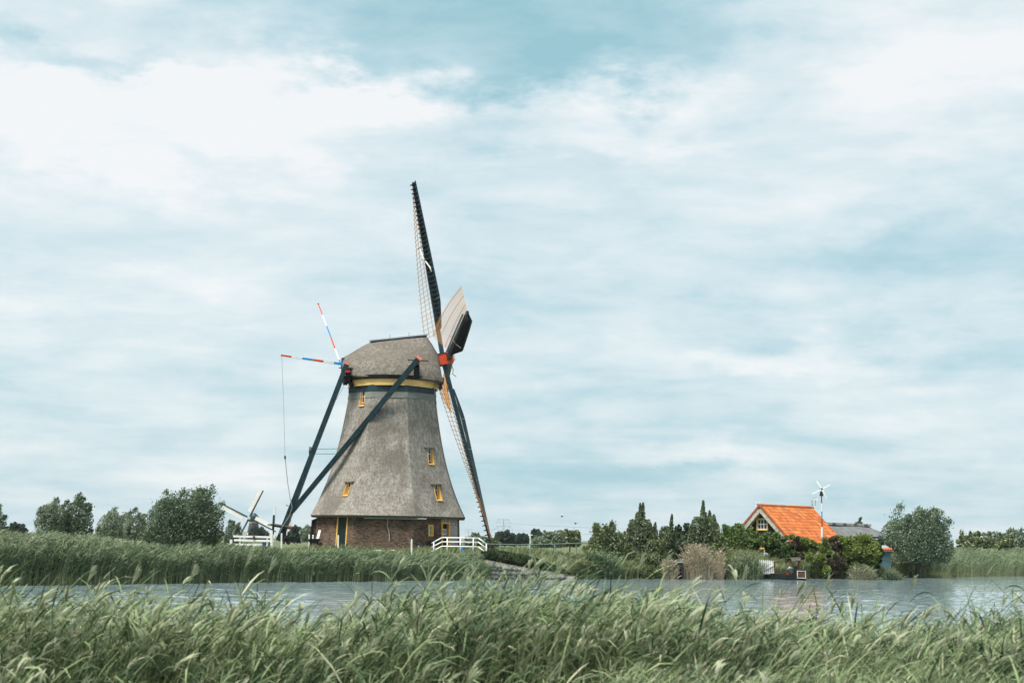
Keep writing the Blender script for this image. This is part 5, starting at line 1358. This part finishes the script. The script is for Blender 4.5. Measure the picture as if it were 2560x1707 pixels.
# white picket gate at the water
PG = 113.2
def pg(px, py): return P(px, py, PG)
o = thing('picket_gate', 'white picket gate with a diagonal brace at the water before the house', 'gate', pg(1917, 1437))
pk = MB(); 
pk.add([(-.5, -.5, 0), (.5, -.5, 0), (.5, .5, 0), (-.5, .5, 0), (-.5, -.5, 1), (.5, -.5, 1), (.5, .5, 1), (-.5, .5, 1), (0, -.5, 1.07), (0, .5, 1.07)],
       [(3, 2, 1, 0), (0, 1, 5, 8, 4), (2, 3, 7, 9, 6), (1, 2, 6, 9, 5), (3, 0, 4, 8, 9, 7)][0:1] + [(0, 1, 5, 8, 4), (2, 3, 7, 9, 6), (1, 2, 6, 5), (3, 0, 4, 7), (5, 6, 9, 8), (7, 4, 8, 9)])
pkm = pk.mesh('picket', 'white_paint')
for i in range(8):
    x = 1899.5 + i * 5.0; b, t_ = pg(x, 1434), pg(x, 1400 + .3 * i)
    inst('picket', pkm, o, frame(b, Vector((.10, 0, 0)), Vector((0, .03, 0)), t_ - b))
for y in (1405, 1430): MB().bar(pg(1896, y) + Vector((0, .05, 0)), pg(1937, y + 2.2) + Vector((0, .05, 0)), .05, .12).build('rail', 'white_paint', o)
MB().bar(pg(1899, 1429) - Vector((0, .04, 0)), pg(1935, 1411) - Vector((0, .04, 0)), .04, .10).build('brace', 'white_paint', o)
MB().bar(pg(1938, 1448) - Zv * .2, pg(1935.5, 1402) , .12, .12).build('gate_post', 'rusty_wood', o)
MB().bar(pg(1894.5, 1446) - Zv * .2, pg(1894.5, 1402) , .12, .12).build('gate_post', 'old_wood', o)
# landing stage under the gate
a = pg(1898, 1438)
o = thing('jetty', 'low dark wooden landing under the white picket gate', 'jetty', (a.x + .6, PG, 0))
for i in range(5): MB().box((a.x + .15 + i * .3, PG + .1, .33), (.27, 1.0, .06)).build('deck_plank', 'black_tar', o)
for q in (0.05, 1.25): MB().bar((a.x + q, PG - .3, -.5), (a.x + q, PG - .3, .30), .1, .1).build('pile', 'black_tar', o)
# boat
def boat():
    Y = 111.5; x0, x1 = P(1926, 1440, Y).x, P(2013, 1440, Y).x; zt = .42
    o = thing('boat', 'small black motor boat moored beside the white picket gate', 'boat', ((x0 + x1) / 2, Y, 0))
    mb = MB(); vs = []; st = np.linspace(0, 1, 9)
    for f in st:
        w_ = .72 * (1 - (1 - f) ** 3.2) + .04; x = x0 + (x1 - x0 - .1) * f; sh = zt + .12 * (1 - f) ** 2 - .05
        vs += [(x, Y - w_, sh), (x, Y - w_ * .8, -.12), (x, Y, -.2), (x, Y + w_ * .8, -.12), (x, Y + w_, sh), (x, Y + w_ - .07, sh), (x, Y + w_ * .7, .02), (x, Y - w_ * .7, .02), (x, Y - w_ + .07, sh)]
    mb.add(vs, [(i * 9 + k, (i + 1) * 9 + k, (i + 1) * 9 + (k + 1) % 9, i * 9 + (k + 1) % 9) for i in range(8) for k in range(9)] + [tuple(range(9)), tuple(72 + k for k in range(8, -1, -1))])
    mb.build('hull', 'hull_black', o)
    # brown box panel with a pale frame at the stern
    c = P(2003.5, 1435.5, Y - .76)
    pn = MB().box(c, (.54, .06, .46)).build('side_panel', 'boat_brown', o)
    fr = MB()
    for q in (-1, 1): fr.box(c + Vector((q * .31, -.01, 0)), (.05, .09, .60)); fr.box(c + Vector((0, -.01, q * .265)), (.57, .09, .05))
    fr.build('panel_frame', 'stone_white', pn)
    MB().box(c + Vector((0, .7, .1)), (.66, 1.2, .55)).build('engine_box', 'hull_black', o)
    # outboard, tilted
    h0, h1 = P(1973, 1424, Y - .5), P(1990, 1443, Y - .5)
    mo = MB(); mo.bar(h0, h0.lerp(h1, .40), .24, .34, w1=.22, h1=.26, up=(0, 1, 0)); m_o = mo.build('motor', 'motor_grey', o)
    MB().bar(h0.lerp(h1, .38), h1, .14, .12, w1=.08, h1=.10, up=(0, 1, 0)).build('shaft', 'iron', m_o)
    MB().tube([h0 + Vector((-.10, 0, .0)), h0 + Vector((.02, 0, .16)), h0 + Vector((.2, 0, .08))], [.09, .13, .08], 8).build('cowl', 'metal_grey', m_o, smooth=True)
    MB().bar(h1 + Vector((-.1, 0, .06)), h1 + Vector((.12, 0, -.06)), .2, .04).build('propeller', 'iron', m_o)
    MB().box(P(1968, 1436, Y - .3), (.2, .2, .16)).build('fuel_can', 'red_paint', o)
boat()
# garden table on the bank
ta, tb_ = P(1974.5, 1395, 114.6), P(2000.5, 1395, 114.6)
o = thing('garden_table', 'weathered plank table standing on the bank behind the boat', 'table', ((ta.x + tb_.x) / 2, 114.6, gz(ta.x, 114.6)))
for q in (-.22, 0, .22): MB().bar(ta + Vector((0, q, .03)), tb_ + Vector((0, q, .03)), .2, .07).build('top_plank', 'old_wood', o)
MB().bar(ta + Vector((.05, -.3, -.10)), tb_ + Vector((-.05, -.3, -.10)), .05, .14).build('apron', 'old_wood', o)
for x in (ta.x + .1, tb_.x - .1):
    for q in (-.22, .22): MB().bar((x, 114.6 + q, gz(x, 114.6) - .1), (x, 114.6 + q, ta.z - .05), .08).build('leg', 'boat_brown', o)
# dark landing with pale top left of the dry reeds
ja, jb = P(1680, 1404, 108.2), P(1706, 1404, 108.2)
o = thing('jetty', 'dark landing stage with a pale deck left of the dry reeds', 'jetty', ((ja.x + jb.x) / 2, 108.2, 0))
for i in range(4): MB().box(((ja.x + jb.x) / 2, 107.75 + i * .3, ja.z), (jb.x - ja.x, .27, .07)).build('deck_plank', 'metal_grey', o)
MB().box(((ja.x + jb.x) / 2, 107.62, ja.z - .14), (jb.x - ja.x - .05, .08, .2)).build('fascia', 'black_tar', o)
for x in (ja.x + .08, jb.x - .08):
    for q in (0, .9): MB().bar((x, 107.7 + q, -.4), (x, 107.7 + q, ja.z - .05), .14).build('pile', 'black_tar', o)

# yellow flowers at the waterline
def flowers():
    n = 150; px = np.concatenate([rng.uniform(1540, 2260, 120), rng.uniform(1000, 1250, 30)]); X = (px - CX) / F_PX * 108
    for _ in range(4): X = (px - CX) / F_PX * (shore(X) - .2)
    Y = shore(X) + rng.uniform(-.5, .3, n); pos = np.stack([X, Y, rng.uniform(.03, .16, n)], -1)
    r_ = rng.uniform(.02, .036, n); p = np.stack([pos - [0, 0, 1] * r_[:, None], pos, pos + [0, 0, 1] * r_[:, None]], 1)
    V, Q = [], []; off = 0
    for a in (0, 1.57):
        v, q = strips(p, 3, np.array([math.cos(a), math.sin(a), 0])[None, None] * r_[:, None, None] * np.array([.4, 1, .4])[None, :, None]); V.append(v); Q.append(q + off); off += len(v)
    tag(np_mesh('water_flowers', np.concatenate(V), np.concatenate(Q), 'yellow_flower'), 'tiny yellow flowers along the far waterline', 'flowers', kind='stuff')
    n = 60; px = rng.uniform(1120, 1200, n); Y = rng.uniform(98.3, 99.2, n); X = (px - CX) / F_PX * Y
    pos = np.stack([X, Y, ground_z(X, Y) + rng.uniform(.1, .45, n)], -1); r_ = rng.uniform(.03, .06, n)
    p = np.stack([pos - [0, 0, 1] * r_[:, None], pos, pos + [0, 0, 1] * r_[:, None]], 1)
    v, q = strips(p, 3, np.array([1., 0, 0])[None, None] * r_[:, None, None] * np.array([.4, 1, .4])[None, :, None])
    tag(np_mesh('garden_flowers', v, q, 'orange_flower'), 'orange flowers at the foot of the white footbridge', 'flowers', kind='stuff')
flowers()

# ------------------------------------------------------------------ far windmill
def far_mill():
    Y = 670.; hb = P(623, 1294, Y); k = Y / F_PX; g_ = gz(hb.x, Y)
    o = thing('windmill', 'distant small windmill with white cloth on its sails, left of the big one', 'windmill', (hb.x, Y + 3, g_))
    c = Vector((hb.x + 1.5, Y + 4, 0)); mb = MB()
    zt = P(625, 1307, Y).z
    mb.lathe(c + Zv * g_, [(4.0, 0), (3.6, 1.5), (2.9, (zt - g_) * .5), (2.15, zt - g_)], 8); mb.build('thatched_tower', 'far_thatch', o)
    MB().lathe(c + Zv * zt, [(2.2, 0.02), (2.25, .75)], 12).build('curb_board', 'stone_white', o)
    cp = MB(); cp.lathe(c + Zv * (zt + .76), [(2.5, 0), (2.5, 1.2), (2.0, 2.6), (1.0, 3.7), (.3, 4.0)], 10); cp.build('cap', 'navy_paint', o)
    for (tx, ty) in ((657, 1228), (557, 1260), (690, 1329), (589, 1360)):
        e = P(tx, ty, Y); d = (e - hb).normalized(); L = 14.2; e = hb + d * L; side = d.cross(Vector((0, -1, 0))); 
        s_o = MB().bar(hb, e, .75, .5, w1=.5, up=(0, 1, 0)).build('sail', 'navy_paint', o)
        n_ = d.cross(Vector((0, 1, 0))).normalized()
        if tx == 589: continue
        q0, q1 = hb + d * 2.6 + n_ * .4, hb + d * 13.6 + n_ * .4
        MB().hexa([p + Vector((0, dy, 0)) for dy in (-.1, .1) for p in (q0, q1, q1 + n_ * 1.75, q0 + n_ * 1.75)]).build('sail_cloth', 'far_cloth', s_o)
    MB().box(hb + Vector((0, -.7, 0)), (1.3, .8, 1.3)).build('hub', 'stone_white', o)
    MB().bar(P(632, 1306, Y + 6), P(644, 1318, Y + 9), .5).build('tail_pole', 'navy_paint', o); MB().bar(P(628, 1302, Y + 3), P(657, 1300, Y + 5), .3).build('cross_beam', 'navy_paint', o)
    MB().box(P(619.5, 1334, Y - .2), (.9, .3, 1.2)).build('window', 'white_paint', o)
    q = P(606, 1330, Y + 8); MB().box((q.x, q.y, g_ + 2), (6, 5, 4)).build('lean_to', 'stone_white', o)
far_mill()
# power pylons and wires
def pylon(px, yt, label, Y):
    t_ = P(px, yt, Y); g_ = gz(t_.x, Y); H = t_.z - g_; w = .55
    o = thing('pylon', label, 'pylon', (t_.x, Y, g_), 'far power pylons')
    mb = MB(); c = Vector((t_.x, Y, g_))
    prof_ = [(0, 4.2), (.25, 2.8), (.5, 1.7), (.72, 1.1), (1., .5)]
    for sx in (-1, 1):
        for sy in (-1, 1):
            for (f0, w0), (f1, w1) in zip(prof_, prof_[1:]): mb.bar(c + Vector((sx * w0, sy * w0, f0 * H)), c + Vector((sx * w1, sy * w1, f1 * H)), w)
    for f0, f1 in ((.0, .25), (.25, .4), (.4, .5), (.5, .6), (.6, .72), (.72, .82), (.82, .92)):
        wa_, wb2 = np.interp(f0, *zip(*prof_)), np.interp(f1, *zip(*prof_))
        mb.bar(c + Vector((-wa_, 0, f0 * H)), c + Vector((wb2, 0, f1 * H)), w * .8); mb.bar(c + Vector((wa_, 0, f0 * H)), c + Vector((-wb2, 0, f1 * H)), w * .8)
    mb.build('tower', 'metal_grey', o)
    for f, L in ((.97, 15), (.66, 20)):
        a = MB()
        for s_ in (-1, 1):
            a.bar(c + Vector((0, 0, f * H)), c + Vector((s_ * L * .75, 0, f * H)), w * .9); a.bar(c + Vector((0, 0, (f - .08) * H)), c + Vector((s_ * L * .75, 0, f * H)), w * .7)
            a.bar(c + Vector((s_ * L * .75, 0, f * H)), c + Vector((s_ * L, 0, (f - .16) * H)), w * .8); a.bar(c + Vector((s_ * L * .55, 0, f * H)), c + Vector((s_ * L * .8, 0, (f - .16) * H)), w * .7); a.bar(c + Vector((s_ * L * .75, 0, f * H)), c + Vector((s_ * L * .5, 0, (f - .16) * H)), w * .7)
        a.build('cross_arm', 'metal_grey', o)
    return c, H
PA = pylon(1259, 1296, 'faint steel power pylon on the horizon right of the lower sail', 3000.)
PB = pylon(1171, 1322, 'fainter far pylon on the horizon left of the lower sail tip', 5200.)
def wires():
    c, H = PA; mb = MB()
    ends = [(Vector((c.x + 560, 2700, 0)), 1.0), (Vector((PB[0].x, PB[0].y, 0)), PB[1] / H)]
    for e, sc_ in ends:
        for f, xo in ((.80, -14), (.80, 14), (.50, -19), (.50, 19)):
            a = c + Vector((xo, 0, f * H)); b = Vector((e.x + xo * .5, e.y, f * H * sc_))
            pts = [a.lerp(b, t) - Zv * (9 * 4 * t * (1 - t)) for t in np.linspace(0, 1, 9)]
            mb.tube(pts, .16, 4, cap=False)
    o = thing('power_line', 'thin power wires strung from the pylon across the right horizon', 'power line', (c.x, c.y, 0)); mb.build('wire', 'metal_grey', o)
wires()
for i, (px, py, lb) in enumerate(((1405, 1291, 'tiny bird in flight high right of the power pylon'), (1439, 1308.5, 'tiny bird in flight above the twiggy grey shrub'))):
    p = P(px, py, 180); b = MB(); o = thing('bird', lb, 'bird', p, 'birds in the sky')
    MB().tube([p + Vector((-.2, 0, 0)), p, p + Vector((.22, 0, .02))], [.01, .06, .015], 6).build('body', 'bird_dark', o)
    for s_ in (-1, 1): MB().add([p + Vector((-.07, 0, .02)), p + Vector((.08, 0, .02)), p + Vector((.02, s_ * .2, .14)), p + Vector((-.02 + .12 * s_, s_ * .34, .10)), p + Vector((-.07, 0, .0)), p + Vector((.08, 0, .0)), p + Vector((.02, s_ * .2, .12)), p + Vector((-.02 + .12 * s_, s_ * .34, .09))], [(0, 1, 2, 3), (7, 6, 5, 4), (0, 4, 5, 1), (2, 6, 7, 3), (1, 5, 6, 2), (3, 7, 4, 0)]).build('wing', 'bird_dark', o)

# ------------------------------------------------------------------ single tall reeds in the foreground
def tall_reed(px, py, Y, label, lean=.3):
    tp = P(px, py, Y); bx = tp.x - lean * 1.2; g_ = gz(bx, Y)
    o = thing('reed_stalk', label, 'reed', (bx, Y, g_), 'tall reed stalks in the foreground'); b = Vector((bx, Y, g_ - .05)); H = tp.z - b.z - .18
    f = lambda t: b + Zv * H * t + Vector((tp.x - bx, 0, 0)) * (.45 * t + .45 * t * t)
    MB().tube([f(t) for t in np.linspace(0, 1, 7)], [.006, .0055, .005, .0045, .004, .0035, .0025], 5).build('stem', 'reed_stem', o)
    r_ = random.Random(int(px))
    pts = []
    for j in range(5):
        t = .45 + .12 * j; s0 = f(t); L = r_.uniform(.32, .5); side = Vector((r_.uniform(.5, 1) * (1 if r_.random() < .8 else -1), r_.uniform(-.5, .5), 0)).normalized(); up = r_.uniform(.6, 1.1); dr_ = r_.uniform(.4, 1.0)
        ps = [s0 + (side * s_ * .8 + Zv * (up * s_ - dr_ * s_ * s_)) * L for s_ in (0, .25, .5, .75, 1)]; sdv = side.cross(Zv).normalized() * .4 + Zv * .6
        mb = MB(); vs = []
        for p_, w_ in zip(ps, (.006, .013, .014, .009, .001)): vs += [p_ - sdv * w_, p_ + sdv * w_]
        mb.add(vs, [(2 * i, 2 * i + 1, 2 * i + 3, 2 * i + 2) for i in range(4)]); mb.build('leaf', 'reed_leaf', o, smooth=True)
    pm = MB(); tpp = f(1.)
    for j in range(26):
        a = r_.uniform(0, 6.28); t = r_.uniform(-.05, .14); L = r_.uniform(.06, .15) * (1.2 - t * 3); s0 = tpp + Vector((.25, 0, .97)) * t
        d_ = Vector((math.cos(a) * .22 + .42, math.sin(a) * .25, .85)).normalized(); sdv = Vector((.6, .5, -.3)).normalized() * .006
        pm.add([s0 - sdv * .5, s0 + sdv * .5, s0 + d_ * L * .6 + sdv, s0 + d_ * L * .6 - sdv, s0 + d_ * L + Vector((.01, 0, -.004)), s0 + d_ * L + Vector((.012, 0, -.008))], [(0, 1, 2, 3), (3, 2, 5, 4)])
    pm.build('plume', 'reed_plume', o)
for px, py, Y, lb in ((225, 1415, 19, 'tall reed with a bent plume near the left bank reeds'), (340, 1418, 18, 'upright pale reed plume left of the paired tall plumes'), (485, 1412, 18.5, 'leaning reed plume in the middle of the left third'),
                      (622, 1375, 19, 'left of the paired tall plumes before the far bank'), (678, 1392, 19.5, 'right of the paired tall plumes before the far bank'), (985, 1378, 19, 'tallest reed plume before the mill brickwork'),
                      (1083, 1372, 18.5, 'reed plume before the footbridge steps'), (1160, 1415, 18, 'reed plume left of the stone wall'), (1352, 1384, 19, 'reed plume reaching over the stone wall coping'), (1395, 1392, 19.5, 'reed plume before the right end of the ivy'),
                      (1600, 1385, 19, 'slanting reed plume before the olive shrub'), (1668, 1378, 19.5, 'slanting reed plume before the twin-spired tree'), (1862, 1415, 19, 'pale reed plume just left of the picket gate'), (2066, 1438, 20, 'short reed plume below the brown boat panel'),
                      (2280, 1440, 20, 'reed plume alone against the water on the right'), (2522, 1402, 19, 'curved reed plume near the right edge')):
    tall_reed(px, py, Y, lb, .24 + .1 * math.sin(px))

# ------------------------------------------------------------------ air
def haze():
    mt = bpy.data.materials.new('haze_air'); mt.use_nodes = True; nt = mt.node_tree; nt.nodes.remove(nt.nodes['Principled BSDF'])
    v = nt.nodes.new('ShaderNodeVolumePrincipled'); v.inputs['Color'].default_value = (.86, .95, 1., 1); v.inputs['Density'].default_value = HAZE; v.inputs['Anisotropy'].default_value = .2
    nt.links.new(v.outputs[0], nt.nodes['Material Output'].inputs['Volume']); MATS['haze_air'] = mt
    o = MB().box((0, 5000, 29), (18600, 22000, 64)).build('haze', 'haze_air'); tag(o, kind='stuff'); o['label'] = 'thin pale air fading the far horizon'
HAZE = .00006
haze()
